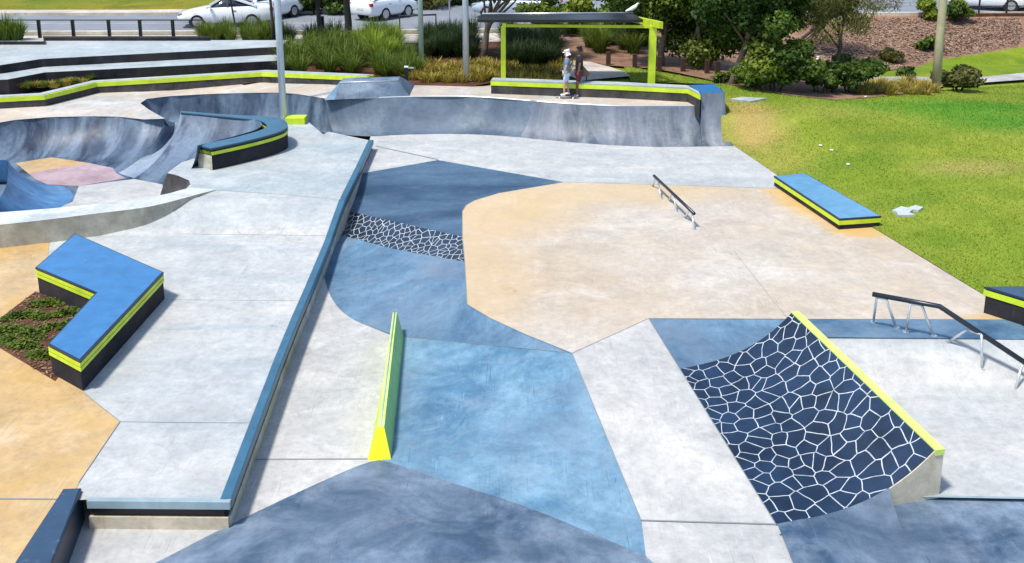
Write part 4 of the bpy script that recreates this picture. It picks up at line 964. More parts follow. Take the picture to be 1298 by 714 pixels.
road_pts = [P3(-60, 46.6), P3(-20, 46.8), P3(-8, 47), P3(0, 47.6), P3(8, 49.6), P3(16, 51.6), P3(60, 52), P3(60, 60), P3(20, 60), P3(8, 60), P3(2, 62), P3(-2, 66), P3(-6, 70), P3(-9, 70), P3(-7, 60), P3(-7.5, 54.2), P3(-20, 53.2), P3(-60, 53)]
struct(sheet('road', road_pts, M['asphalt'], zf, roadz, 1.0))
# kerbs (real steps)
def kerb(path, w=.25, h=.14, mat='kerb', name='kerb', label=None):
    pts = []
    for i in range(len(path) - 1):
        n = max(1, int((path[i + 1] - path[i]).length))
        for k in range(n): pts.append(path[i].lerp(path[i + 1], k / n))
    pts.append(path[-1])
    pts = [Vector((p.x, p.y, zf(p.x, p.y) + roadz)) for p in pts]
    rows = []
    for i, p in enumerate(pts):
        t_ = pts[min(len(pts) - 1, i + 1)] - pts[max(0, i - 1)]; s = Vector((-t_.y, t_.x, 0)).normalized()
        rows.append([p + Vector((0, 0, -.3)), p + Vector((0, 0, h)), p + s * w + Vector((0, 0, h)), p + s * w + Vector((0, 0, -.3))])
    return struct(grid_mesh(name, rows, M[mat], None, False))
kerb([P3(-60, 53), P3(-20, 53.2), P3(-7.5, 54.2), P3(-7, 60), P3(-9, 70)][::1], 1.3, .14)
kerb([P3(-60, 46.3), P3(-20, 46.5), P3(-8, 46.7), P3(0, 47.3), P3(8, 49.3), P3(16, 51.3), P3(60, 51.7)], .3, .13)
kerb([P3(2, 62.2), P3(8, 60.2), P3(20, 60.1), P3(60, 60.1)], 1.2, .14)
struct(sheet('road_line', [P3(-40, 49.9), P3(-8, 50.2), P3(-8, 50.32), P3(-40, 50.02)], M['kerb'], zf, roadz + .006, 2.0))
struct(sheet('hill_grass', [P3(-60, 54.4), P3(-21, 54.6), P3(-9, 55.6), P3(-9.2, 70), P3(-30, 90), P3(-60, 90)], M['grasshill'], zf, .04, 1.5, smooth=True))
struct(sheet('verge', [P3(-60, 43.4), P3(-20, 43.6), P3(-14, 43), P3(0, 44.5), P3(0, 47.1), P3(-8, 46.5), P3(-20, 46.3), P3(-60, 46.1)], M['pathpale'], zf, .03, 1.0))
#@@PART2
# ------------------------------------------------------------------ vegetation builders
def npmesh(name, V, F, mat, tint=None, parent=None):
    me = bpy.data.meshes.new(name); nv, nf, k = len(V), len(F), F.shape[1]
    me.vertices.add(nv); me.vertices.foreach_set('co', V.astype(np.float32).ravel())
    me.loops.add(nf * k); me.loops.foreach_set('vertex_index', F.astype(np.int32).ravel())
    me.polygons.add(nf); me.polygons.foreach_set('loop_start', np.arange(0, nf * k, k, dtype=np.int32)); me.polygons.foreach_set('loop_total', np.full(nf, k, dtype=np.int32))
    if tint is not None:
        a = me.attributes.new('tint', 'FLOAT', 'POINT'); a.data.foreach_set('value', tint.astype(np.float32))
    me.materials.append(mat); me.update(); me.validate()
    return link(name, me, parent)
def blades(n, h, spread, w, base_r, droop=.6, seed=1, tintk=.5):
    rg = np.random.default_rng(seed)
    a = rg.uniform(0, 2 * np.pi, n); r0 = base_r * np.sqrt(rg.uniform(0, 1, n)); hh = h * rg.uniform(.55, 1.1, n); sp = spread * rg.uniform(.15, 1.1, n)
    da = rg.normal(0, .5, n); dirx, diry = np.cos(a + da), np.sin(a + da); V = []; T = []
    tone = rg.uniform(0, 1, n) ** 2 * tintk
    for k, t in enumerate((0, .35, .7, 1.0)):
        px = np.cos(a) * r0 + dirx * sp * t ** 1.5; py = np.sin(a) * r0 + diry * sp * t ** 1.5; pz = hh * (t - droop * .5 * t ** 3 * (sp / max(spread, 1e-6)))
        ww_ = w * (1 - t * .9) * .5
        V.append(np.stack([px - diry * ww_, py + dirx * ww_, pz], 1)); V.append(np.stack([px + diry * ww_, py - dirx * ww_, pz], 1))
        tt_ = np.clip(tone + .25 * t * tintk, 0, 1); T += [tt_, tt_]
    V = np.stack(V, 1).reshape(-1, 3); T = np.stack(T, 1).reshape(-1)
    b = np.arange(n)[:, None] * 8; F = []
    for k in range(3): F.append(b + np.array([2 * k, 2 * k + 1, 2 * k + 3, 2 * k + 2]))
    return V, np.concatenate(F, 0), T
def leaf_cloud(clumps, n, size, seed=1, flat=.35, aspect=.55, shell=.55, droopy=0.0):
    """small leaf faces spread through uneven clumps; clumps = (x, y, z, rx, ry, rz)"""
    rg = np.random.default_rng(seed); cl_ = np.array(clumps, float); vol = (cl_[:, 3] * cl_[:, 4] * cl_[:, 5]) ** .67; pr = vol / vol.sum()
    idx = rg.choice(len(cl_), n, p=pr); d = rg.normal(size=(n, 3)); d /= np.linalg.norm(d, axis=1)[:, None]
    r = shell + (1 - shell) * rg.uniform(0, 1, n) ** .6; r *= 1 + .16 * rg.normal(size=n)
    P = cl_[idx, :3] + d * cl_[idx, 3:] * r[:, None]
    nrm = d + rg.normal(size=(n, 3)) * .8 + np.array([0, 0, flat]); nrm /= np.linalg.norm(nrm, axis=1)[:, None]
    u = np.cross(nrm, rg.normal(size=(n, 3))); u /= np.linalg.norm(u, axis=1)[:, None]
    if droopy: u = u * (1 - droopy) + np.array([0, 0, -1]) * droopy; u /= np.linalg.norm(u, axis=1)[:, None]
    v = np.cross(nrm, u); s = (size * rg.uniform(.6, 1.35, n))[:, None]
    V = np.stack([P - u * s, P + v * s * aspect, P + u * s, P - v * s * aspect], 1).reshape(-1, 3)
    F = np.arange(n * 4).reshape(-1, 4)
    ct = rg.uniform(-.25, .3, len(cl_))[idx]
    T = np.clip(ct + rg.uniform(-.15, .5, n) + .18 * d[:, 2], 0, 1)  # random tint, raised on clump tops as a painted highlight
    return V, F, np.repeat(T, 4)
def branchy(base, top, r0, r1, crown, k=7, seed=0):
    rg = random.Random(seed); b, t_ = Vector(base), Vector(top); specs = []
    path = [b, b.lerp(t_, .35) + Vector((rg.uniform(-.08, .08), rg.uniform(-.08, .08), 0)), b.lerp(t_, .7) + Vector((rg.uniform(-.1, .1), rg.uniform(-.1, .1), 0)), t_]
    specs.append((path, [r0 * 1.15, r0 * .9, (r0 + r1) / 2 * .9, r1]))
    for i in range(k):
        c = rg.choice(crown); s = path[2].lerp(t_, rg.uniform(-.3, .95)); e = Vector(c[:3]) + Vector([rg.uniform(-.3, .3) * c[3] for _ in range(3)])
        m = s.lerp(e, .5) + Vector((rg.uniform(-.15, .15), rg.uniform(-.15, .15), rg.uniform(0, .2)))
        specs.append(([s, m, e], [r1 * .8, r1 * .5, r1 * .18]))
    return specs
def tree(label, base, top, r0, r1, clumps, n, size, leaf, bark='bark', group=None, name='tree', seed=1, cat='tree', **kw):
    t = thing(name, label, cat, tuple(base), group); off = Vector(base)
    cl_ = [(c[0] + base[0], c[1] + base[1], c[2] + base[2], c[3], c[4], c[5]) for c in clumps]
    tubes('trunk', branchy(base - Vector((0, 0, .15)), base + Vector(top), r0, r1, cl_, 9, seed), M[bark], t, 7)
    V, F, T = leaf_cloud(cl_, n, size, seed, **kw); o = npmesh('crown', V, F, M[leaf], T, t); return t
def lobes(c, R_, n, seed, sz=.45, squash=.8):
    rg = random.Random(seed); out = []
    for i in range(n):
        d_ = Vector((rg.gauss(0, 1), rg.gauss(0, 1), rg.gauss(0, .8))).normalized() * rg.uniform(.25, .85)
        k = rg.uniform(.7, 1.25) * sz
        out.append((c[0] + d_.x * R_[0], c[1] + d_.y * R_[1], c[2] + d_.z * R_[2], R_[0] * k, R_[1] * k, R_[2] * k * squash))
    return out
def shrub(label, px, py, w, h, leaf, n, size, seed, name='shrub', group=None, depth=None, **kw):
    b = G(px, py); t = thing(name, label, 'shrub', tuple(b), group); d_ = depth or w
    cl_ = lobes((b.x, b.y, b.z + h * .48), (w / 2, d_ / 2, h / 2), 11, seed, .42)
    V, F, T = leaf_cloud(cl_, n, size, seed, **kw); npmesh('foliage', V, F, M[leaf], T, t)
    tubes('stem', [([b + Vector((math.cos(a) * .1, math.sin(a) * .1, -.1)), b + Vector((math.cos(a) * w * .22, math.sin(a) * w * .2, h * .6))], [.035, .012]) for a in (0.3, 1.7, 2.9, 4.1, 5.4)], M['barkdark'], t, 5)
    return t

# strappy clumps: three prototypes, copied
protos = {}
for key, mt in (('mid', 'strap'), ('dark', 'strapshade'), ('bright', 'strapbright')):
    protos[key] = []
    for sd_ in (3, 5):
        V, F, T = blades(230, 1.0, .62, .042, .17, .75, sd_ + len(key)); o = npmesh('strappy_plant', V, F, M[mt], T); C.objects.unlink(o); protos[key].append(o)
V, F, T = blades(90, .30, .26, .05, .22, .5, 12, .9); rusty = npmesh('ground_cover_tuft', V, F, M['straprusty'], T); C.objects.unlink(rusty)
used = set()
def tuft(key, p, s, rz, label, group, zs=1.0, nm_='strappy_plant'):
    src = rusty if key == 'rusty' else protos[key][random.randrange(2)]
    o = src.copy(); C.objects.link(o); o.name = nm_; o.location = p; o.rotation_euler = (0, 0, rz); o.scale = (s, s, s * zs)
    return tag(o, label, 'plant', group)
seen = set()
def fill(n, x0, x1, y0, y1, key, s0, s1, what, group, zs=1.0, nm_='strappy_plant', mind=.45):
    pts = []; tries = 0
    while len(pts) < n and tries < n * 200:
        tries += 1; px, py = random.uniform(x0, x1), random.uniform(y0, y1); p = G(px, py)
        if all((p - q).length > mind for q in pts):
            s_ = random.uniform(s0, s1); fx = (px - x0) / (x1 - x0); fy = (py - y0) / (y1 - y0); fs_ = (s_ - s0) / (s1 - s0)
            lab = '%s %s, %s row, %s' % (('small', 'medium', 'large')[min(2, int(fs_ * 3))], what, ('rear', 'second', 'third', 'front')[min(3, int(fy * 4))], ('far left', 'left part', 'centre left', 'centre', 'centre right', 'right part', 'far right')[min(6, int(fx * 7))])
            assert len(lab.split()) <= 16, lab
            if lab in seen: continue
            seen.add(lab); pts.append(p); tuft(key, p, s_, random.uniform(0, 6.28), lab, group, zs * random.uniform(.85, 1.15), nm_)
g1 = 'strappy plants massed between the terraces and the shelter'
fill(26, 362, 458, 62, 97, 'mid', .9, 1.2, 'green strappy plant behind the lime banded wall', g1)
fill(9, 350, 440, 52, 60, 'dark', .9, 1.2, 'dark strappy plant behind the terraces', 'dark strappy plants at the back of the bed')
fill(10, 452, 500, 56, 82, 'bright', 1.2, 1.45, 'bright yellow green strappy plant mid bed', 'bright strappy plants')
fill(16, 480, 530, 66, 100, 'mid', .8, 1.1, 'green strappy plant by the pale green pole', 'strappy plants by the pale green pole')
fill(20, 535, 600, 48, 78, 'dark', 1.0, 1.3, 'dark strappy plant between the two light poles', 'dark strappy plants between the poles')
fill(24, 644, 702, 52, 88, 'dark', 1.1, 1.45, 'shaded strappy plant seen under the shelter', 'dark strappy plants seen under the shelter')
fill(14, 746, 822, 50, 72, 'mid', 1.0, 1.4, 'green strappy plant on the bank behind shelter', 'strappy plants on the bank behind the shelter')
fill(16, 250, 350, 47, 56, 'mid', .8, 1.15, 'green strappy plant before the white sedan', 'strappy plants in front of the sedan', mind=.35)
fill(64, 520, 722, 84, 106, 'rusty', .8, 1.5, 'rusty yellow tuft in the mulch before shelter', 'ground cover tufts', 1.0, 'ground_cover_tuft', .32)
fill(26, 1085, 1190, 108, 121, 'rusty', .8, 1.6, 'rusty tuft near the leaning timber pole', 'ground cover tufts by the timber pole', 1.0, 'ground_cover_tuft', .35)
strip = [U(x, y, .93) for x, y in ((-160, 113), (0, 113), (60, 111), (124, 99.5), (335, 86), (335, 80), (57, 94), (10, 103), (-160, 108))]
struct(sheet('garden_strip', strip, M['mulchdark']))
for i in range(16):
    px = 16 + i * 6.6; py = 112.5 - max(0, px - 60) * .12 - random.uniform(0, 4.5)
    tuft('rusty' if i % 3 else 'mid', U(px, py, .93), random.uniform(.7, 1.0) if i % 3 else .38, random.uniform(0, 6.28), 'dry tuft number %s from the left, in the strip behind the banded wall' % ('one two three four five six seven eight nine ten eleven twelve thirteen fourteen fifteen sixteen'.split()[i]), 'tufts behind the banded wall', .8, 'ground_cover_tuft')
for (x, y, s, l) in ((8, 50, 1.3, 'green strappy plant at the far left edge in the short planter'), (22, 49, 1.1, 'smaller green strappy plant in the short planter, right of the edge one'), (-12, 50, 1.2, 'green strappy plant cut by the left edge of the planter')):
    p = at_depth(x, y + 3, 40.4); tuft('mid', p, s, 1.0, l, None)

# trees
P0 = G(409, 50)
tree('young tree with dark trunk and green crown standing behind the light pole', P0, (-.2, .2, 2.0), .13, .07, lobes((-.1, 0, 3.1), (1.9, 1.6, 1.25), 12, 4), 5200, .11, 'leafmid', 'barkdark', seed=4)
P0 = G(441, 62)
tree('tree with a thick straight dark trunk left of the white hatchback', P0, (0, .1, 3.4), .17, .10, lobes((-.3, .2, 4.5), (2.2, 1.8, 1.3), 12, 6), 5200, .12, 'leafdark', 'barkdark', seed=6)
P0 = G(347, 60)
tree('slender dark trunked tree just left of the light pole', P0, (0, .1, 3.3), .07, .05, lobes((.1, .2, 4.3), (1.2, 1.2, 1.1), 8, 9), 2200, .11, 'leafmid', 'barkdark', seed=9)
P0 = G(301, 44)
tree('thin sapling in front of the white sedan', P0, (-.35, .1, 2.3), .05, .03, lobes((-.3, 0, 3.0), (.8, .8, .7), 7, 12), 1100, .10, 'leafmid', 'barkdark', seed=12)
P0 = G(609, 76)
tree('small tree with forked trunk and bright leaves beside the shelter roof', P0, (.3, .3, 1.7), .15, .08, lobes((.9, .6, 3.0), (2.5, 1.7, 1.05), 15, 15, .38), 5200, .13, 'leafbright', 'bark', seed=15)
gb = None
for (px, py, top, c, R_, n, lf, sd_, lab) in (
    (838, 84, (.1, 0, 2.0), (.0, .4, 2.9), (2.1, 1.9, 2.3), 9500, 'leafdark', 21, 'dense dark tree directly right of the shelter post'),
    (884, 88, (.1, 0, 2.2), (.2, .3, 3.1), (2.2, 2.0, 2.5), 10500, 'leafmid', 22, 'dense green tree in the middle of the clump above the timber bollards'),
    (926, 107, (.55, .2, 2.0), (.9, .4, 3.3), (1.9, 1.9, 2.0), 9000, 'leafdark', 23, 'leaning pale trunked tree with a dark crown left of the round bush'),
    (790, 62, (0, 0, 1.6), (.2, .3, 2.6), (1.6, 1.4, 1.3), 4500, 'leafmid', 24, 'loose green tree behind the shelter roof end')):
    tree(lab, G(px, py), top, .14, .08, lobes((c[0], c[1], c[2] - .35), (R_[0] * 1.12, R_[1] * 1.1, R_[2] * 1.05), 26, sd_, .31), int(n * 2.2), .088, lf, 'bark', seed=sd_)
P0 = G(1001, 70)
tree('wispy olive tree with two leaning trunks on the mulch slope', P0, (1.9, .2, 1.7), .11, .07, lobes((2.0, .2, 2.7), (2.5, 1.8, 1.3), 16, 31, .34), 8500, .10, 'leafolive', 'bark', seed=31, aspect=.16, droopy=.45)
tubes('trunk', [([P0 + Vector((.25, 0, -.1)), P0 + Vector((.55, 0, .8)), P0 + Vector((1.3, .1, 1.35)), P0 + Vector((2.2, .1, 2.3))], [.10, .08, .06, .04])], M['barkdark'], bpy.data.objects['trunk'].parent if False else [o for o in C.objects if o.get('label', '').startswith('wispy olive')][0], 7)
P0 = G(1056, 118)
tree('upright olive tree with a dark trunk behind the dark bush', P0, (.1, .1, 2.4), .09, .05, lobes((.3, .2, 3.0), (1.6, 1.3, 1.5), 12, 33, .36), 5600, .10, 'leafolive', 'barkdark', seed=33, aspect=.16, droopy=.5)
shrub('big round green bush left of the white marker post', 984, 116, 2.9, 2.0, 'leafmid', 9500, .085, 41)
shrub('low bright leafy shrub leaning out beside the round bush', 962, 108, 1.2, 1.5, 'leafbright', 1600, .11, 42)
shrub('dark round bush at the lawn edge right of the white marker post', 1078, 118, 2.3, 1.5, 'leafdark', 8500, .08, 43)
shrub('dark low bush between the round bush and the marker post', 1038, 118, 1.2, .8, 'leafdark', 1800, .09, 44)
shrub('brownish green bush at the foot of the leaning timber pole', 1214, 116, 1.7, 1.1, 'leafolive', 4000, .09, 45)
shrub('small dark shrub beside the grey footpath', 1151, 99, .95, .5, 'leafdark', 1300, .08, 46)
shrub('small shrub on the mulch slope above the far lawn', 1127, 78, 1.1, .9, 'leafolive', 1500, .09, 47)
shrub('loose shrub behind the timber pole on the mulch slope', 1182, 64, 1.3, .9, 'leafmid', 1500, .10, 48)
shrub('bright green shrub at the top of the slope left of the timber pole', 1175, 24, 1.3, 1.1, 'leafbright', 1900, .11, 49)
shrub('dark shrub at the top of the slope right of the timber pole', 1214, 28, 1.3, 1.2, 'leafmid', 1900, .10, 50)
shrub('very small green plant at the foot of the pale leaning trunk', 914, 106, .55, .5, 'leafmid', 400, .08, 51)
sg = 'shrubs on the far side of the road'
for i, (px, py, w, h, lf) in enumerate(((372, 20, 2.6, 1.6, 'leafmid'), (402, 19, 2.8, 1.9, 'leafdark'), (432, 18, 2.6, 1.8, 'leafdark'), (462, 17, 2.4, 1.5, 'leafolive'))):
    shrub(('leftmost', 'second from left', 'third from left', 'rightmost olive')[i] + ' dark shrub of the row across the road behind the young tree', px, py, w, h, lf, 2400, .12, 60 + i, group=sg)
for i, (px, py, w, h, lf) in enumerate(((536, 11, 3.0, 1.6, 'leafolive'), (562, 8, 2.6, 1.5, 'leafolive'), (588, 5, 2.6, 1.6, 'leafmid'))):
    shrub(('left', 'middle', 'right greener')[i] + ' yellowish shrub across the road, right of the white hatchback', px, py, w, h, lf, 2200, .13, 70 + i, group='yellowish shrubs across the road')
for i, (px, py, w, h, lf) in enumerate(((692, 33, 2.4, 1.9, 'leafmid'), (722, 33, 2.4, 1.7, 'leafbright'), (752, 32, 2.2, 1.5, 'leafbright'), (783, 33, 2.2, 1.7, 'leafmid'))):
    shrub(('leftmost darker', 'second', 'third', 'rightmost darker')[i] + ' leafy shrub from the left, rising just behind the shelter roof', px, py + 10, w, h, lf, 2600, .12, 80 + i, group='shrubs behind the shelter roof')

# lawn blades
def blade_field(name, poly, n, h, w, mat, seed, off=0.0):
    rg = np.random.default_rng(seed); x0 = min(p.x for p in poly); x1 = max(p.x for p in poly); y0 = min(p.y for p in poly); y1 = max(p.y for p in poly)
    pts = []
    while len(pts) < n:
        x = rg.uniform(x0, x1); y = y0 + (y1 - y0) * rg.uniform(0, 1) ** 1.25
        if abs(x) < y * .62 + 1 and pt_in(poly, x, y): pts.append((x, y, zf(x, y) + off))
    B_ = np.array(pts); a = rg.uniform(0, 2 * np.pi, n); ww_ = w * rg.uniform(.6, 1.3, n); hh = h * rg.uniform(.5, 1.2, n)
    d1 = np.stack([np.cos(a), np.sin(a), 0 * a], 1) * ww_[:, None]; tip = B_ + np.stack([rg.normal(0, .5, n) * hh, rg.normal(0, .5, n) * hh, hh], 1)
    V = np.stack([B_ - d1, B_ + d1, tip], 1).reshape(-1, 3); patch = np.sin(B_[:, 0] * .9 + 1.3 * np.sin(B_[:, 1] * .5)) * np.sin(B_[:, 1] * .7 + B_[:, 0] * .4)
    T = np.repeat(np.clip(.25 + .22 * patch + rg.uniform(-.2, .35, n), 0, 1), 3)
    return tag(npmesh(name, V, np.arange(n * 3).reshape(-1, 3), mat, T), kind='stuff')
bm_ = leafmat('grass_blades', (.17, .27, .018), (.26, .32, .03), (.38, .42, .07), scale=.45, blobs=LB)
blade_field('grass', [p for p in lawn], 90000, .045, .012, bm_, 5, .01)

# ------------------------------------------------------------------ planted bed beside the L ledge
bed = [D(x, y) for x, y in ((-60, 445), (-5, 405), (46, 368), (128, 400), (95, 440), (62, 478), (0, 442), (-60, 412))]
bed = [D(x, y) for x, y in ((-40, 440), (-2, 406), (45, 370), (130, 400), (70, 484), (0, 442))]
for p in bed: p.z = 0
struct(sheet('planted_bed', bed, M['mulchdark'], zd, .014, .4))
def mat_plant(px, py, rz, s, seed, label):
    """creeping plant: a low leafy mound, every leaf joined to the mound"""
    b = D(px, py); rg = np.random.default_rng(seed); V = []; F = []; T = []
    V.append((0, 0, .01)); T.append(.1)
    for i in range(260):
        a = rg.uniform(0, 6.283); r = math.sqrt(rg.uniform(0, 1)); x = math.cos(a) * r * .26 * s; y = math.sin(a) * r * .15 * s; z = .03 + .075 * (1 - r * r) * rg.uniform(.5, 1.3)
        a2 = rg.uniform(0, 6.283); l = .028 * rg.uniform(.7, 1.5); u = Vector((math.cos(a2), math.sin(a2), rg.uniform(-.4, .5))) * l; v = Vector((-math.sin(a2), math.cos(a2), rg.uniform(-.4, .4))) * l * .5; c = Vector((x, y, z)); k = len(V)
        V += [tuple(c - u), tuple(c + v), tuple(c + u), tuple(c - v)]; t_ = float(rg.uniform(0, .7)); T += [t_] * 4
        F.append((k, k + 1, k + 2, k + 3)); F.append((0, k, k, k)) if False else F.append((k, k + 3, 0, k))
    F4 = [f for f in F if len(set(f)) == 4]; F3 = [(f[0], f[1], 0) for f in F if len(set(f)) == 3]
    me = bpy.data.meshes.new('ground_cover_plant'); me.from_pydata(V, [], F4 + F3); at_ = me.attributes.new('tint', 'FLOAT', 'POINT'); at_.data.foreach_set('value', T); me.materials.append(M['leafmid'])
    o = link('ground_cover_plant', me); o.location = b; o.rotation_euler = (0, 0, rz); return tag(o, label, 'plant', 'low plants in the bed by the L shaped ledge')
for i, (px, py, s) in enumerate(((60, 386, 1.0), (24, 402, 1.15), (50, 403, .8), (84, 398, .9), (8, 421, 1.0), (38, 424, 1.0), (60, 418, .8), (30, 440, 1.1), (52, 452, .8), (90, 412, .7), (12, 434, .6))):
    mat_plant(px, py, .1 + .8 * math.sin(i * 2.3), s * (1.5 + .3 * math.sin(i * 5.1)), 90 + i, ('topmost', 'upper left', 'upper middle, small', 'upper right', 'far left', 'central', 'right central', 'lower middle', 'lower right small', 'far right small', 'lower left small')[i] + ' creeping green plant in the mulch bed beside the L shaped ledge')
def chips(poly, n, zfun, size, mat, seed, name):
    rg = random.Random(seed); V = []; F = []; x0 = min(p.x for p in poly); x1 = max(p.x for p in poly); y0 = min(p.y for p in poly); y1 = max(p.y for p in poly); k = 0
    while k < n:
        x, y = rg.uniform(x0, x1), rg.uniform(y0, y1)
        if not pt_in(poly, x, y): continue
        a = rg.uniform(0, 6.28); l = size * rg.uniform(.5, 1.5); w_ = l * .35; z = zfun(x, y); u = Vector((math.cos(a), math.sin(a), rg.uniform(-.3, .3))) * l; v = Vector((-math.sin(a), math.cos(a), rg.uniform(-.4, .4))) * w_
        c = Vector((x, y, z + .01)); b = len(V); V += [c - u - v, c + u - v, c + u + v, c - u + v]; F.append((b, b + 1, b + 2, b + 3)); k += 1
    return tag(mesh(name, V, F, mat), kind='stuff')
chips(bed, 900, lambda x, y: zd(x, y) + .02, .028, M['mulch'], 3, 'bark_chips')
slope_poly = [G(*q) for q in ((1000, 96), (1095, 88), (1180, 76), (1240, 67), (1295, 57), (1295, 24), (1120, 24), (1000, 60))]
chips(slope_poly, 15000, lambda x, y: zf(x, y) + .035, .055, paint('pale_bark_chips', (.36, .24, .17), .9, (.2, .1, .07), .6), 4, 'bark_chips')

# ------------------------------------------------------------------ poles, bollards, fences
def light_pole(px, Y0, r, mat, label, h=9.0, base=None):
    b = base; t = thing('light_pole', label, 'light pole', tuple(b))
    tube('pole_shaft', [b + Vector((0, 0, -.2)), b + Vector((0, 0, h * .5)), b + Vector((0, 0, h))], [r, r * .9, r * .7], M[mat], t, 14)
    v, f = tube_geo([b + Vector((0, 0, -.01)), b + Vector((0, 0, .05))], r * 1.9, 14); mesh('base_plate', v, f, M[mat], t)
    hd = box('lamp_head', (b.x + .45, b.y, b.z + h), (1.1, .35, .14), M['pole'], t, bevel=.03); return t
light_pole(0, 0, .115, 'pole', 'pale grey light pole rising behind the curved ledge', base=U(360, 157, .25))
light_pole(0, 0, .10, 'polegreen', 'thin pale green light pole in the planted bed, left of the grey one', base=G(534.5, 88))
light_pole(0, 0, .115, 'pole', 'pale grey light pole in the mulch just left of the shelter', base=G(591, 103))
lean_b = G(1186, 116); t = thing('timber_pole', 'leaning weathered timber pole at the edge of the lawn', 'pole', tuple(lean_b))
tube('pole_shaft', [lean_b + Vector((0, 0, -.2)), lean_b + Vector((-.0, .1, 2.0)), lean_b + Vector((.02, .2, 4.2)), lean_b + Vector((.1, .3, 8.5))], [.17, .155, .14, .11], M['timber'], t, 12)
b = U(515.5, 108, 1.06); t = thing('bollard', 'short black bollard with a white cap behind the trapezoid block', 'bollard', tuple(b))
box('bollard_post', (b.x, b.y, b.z + .3), (.12, .12, .62), M['black'], t, bevel=.01); box('bollard_cap', (b.x, b.y, b.z + .635), (.14, .14, .05), M['litter'], t, bevel=.01)
box('tap', (b.x + .16, b.y, b.z + .60), (.2, .05, .05), M['steel'], t, bevel=.008)
for i, (px, py) in enumerate(((771, 83), (804.5, 86), (835.5, 89), (865.5, 91.5), (896, 94), (909, 96))):
    b = G(px, py); o = box('timber_bollard', (0, 0, .22), (.17, .17, .62), M['bollard'], bevel=.02); o.location = b
    tag(o, ('first', 'second', 'third', 'fourth', 'fifth', 'last')[i] + ' from the left of the short brown timber bollards behind the shelter', 'bollard', 'timber bollards along the mulch behind the shelter')
fs = []
for i, px in enumerate((-38, 4, 50, 93, 138.5, 178, 219.5)):
    b = at_depth(px, 40, 42.6); b.z = 1.05
    fs.append(b)
t = thing('post_fence', 'low fence of slim black posts with a thin top rail along the road', 'fence', tuple(fs[2]))
for b in fs: box('post', (b.x, b.y, b.z + .55), (.12, .12, 1.3), M['black'], t, bevel=.01)
tube('top_rail', [fs[0] + Vector((0, 0, 1.18)), fs[-1] + Vector((1.2, 0, 1.18))], .025, M['black'], t, 6)
b = G(405, 46) + Vector((0, 0, 0)); t = None
o = box('short_post', (0, 0, .5), (.14, .14, 1.0), M['black'], bevel=.01); o.location = G(405.5, 49) + Vector((.15, 0, 0)); tag(o, 'short black post in the plants beside the young dark trunk', 'post')
t = thing('metal_barrier', 'low black hoop barrier beyond the pale green pole', 'barrier', tuple(G(530, 47)))
a_, b_ = G(507, 47), G(553, 45); tube('hoop', [a_, a_ + Vector((0, 0, .95)), b_ + Vector((0, 0, .95)), b_], .045, M['black'], t, 6)
b = G(570, 38); t = thing('road_sign', 'thin grey road sign post with a dark narrow plate', 'sign', tuple(b)); tube('post', [b, b + Vector((0, 0, 2.9))], .03, M['steel'], t, 6); box('sign_plate', (b.x + .05, b.y - .04, b.z + 2.0), (.3, .03, .9), M['black'], t)
# guard fence by the upper right road
ga = [G(x, 20.5) for x in (1120, 1160, 1205, 1240, 1275, 1310, 1350)]
t = thing('road_fence', 'thin dark post and rail fence along the upper right road', 'fence', tuple(ga[2]))
for b in ga[2:]: box('post', (b.x, b.y, b.z + .45), (.07, .07, 1.1), M['black'], t)
for hz in (.95, .5): tube('rail', [ga[2] + Vector((0, 0, hz))] + [p + Vector((0, 0, hz)) for p in ga[3:]], .022, M['black'], t, 6)
t = struct(mesh('retaining_kerb', [v for p in (G(1205, 22), G(1350, 21.5)) for v in (p + Vector((0, 0, .18)), p + Vector((0, .3, .18)), p + Vector((0, .3, -.3)), p + Vector((0, 0, -.3)))], [(0, 1, 5, 4), (0, 4, 7, 3), (1, 2, 6, 5)], M['mulchdark']))
gl = [G(x, y) for x, y in ((1040, 8), (1110, 6), (1190, 5), (1300, 3))]
t = thing('guard_rail', 'long blue grey steel guard rail across the upper right road', 'guard rail', tuple(gl[1]))
mesh('rail_beam', [v for p in gl for v in (p + Vector((0, 0, .45)), p + Vector((0, 0, .75)))], [(0, 2, 3, 1), (2, 4, 5, 3), (4, 6, 7, 5)], M['coping'], t)
for i in range(12):
    p = lerp_pts(gl, i / 11); box('post', (p.x, p.y + .06, p.z + .35), (.1, .1, .8), M['steel'], t)
# marker post, lids, litter
b = G(1033.5, 98); t = thing('marker_post', 'short white marker post standing between two bushes', 'post', tuple(b)); tube('post', [b + Vector((0, 0, -.1)), b + Vector((.05, 0, .82))], .055, M['litter'], t, 8); mesh('post_cap', *tube_geo([b + Vector((.05, 0, .815)), b + Vector((.05, 0, .86))], .062, 8), M['litter'], t)
def lid(pts, label):
    p = [US(x, y, zf) for x, y in pts]; c = sum(p, Vector()) / len(p); p = p if area2(p) > 0 else p[::-1]; o = prism('utility_lid', p, lambda x, y: zf(x, y) - .05, lambda x, y: zf(x, y) + .07, M['lid'])
    return tag(o, label, 'utility cover')
lid([(925, 128), (940, 125.5), (972, 127), (952, 131)], 'pale flat utility cover in the lawn near the tall quarter pipe extension')
lid([(1130, 270), (1142, 265), (1158, 268), (1152, 272.5), (1160, 275.5), (1138, 276.5), (1136, 272)], 'larger pale grey broken cover slab in the lawn right of the low ledge')
lid([(1151, 266.5), (1160, 263.5), (1170, 266), (1164, 270), (1156, 269)], 'smaller pale grey slab touching the broken cover in the lawn')
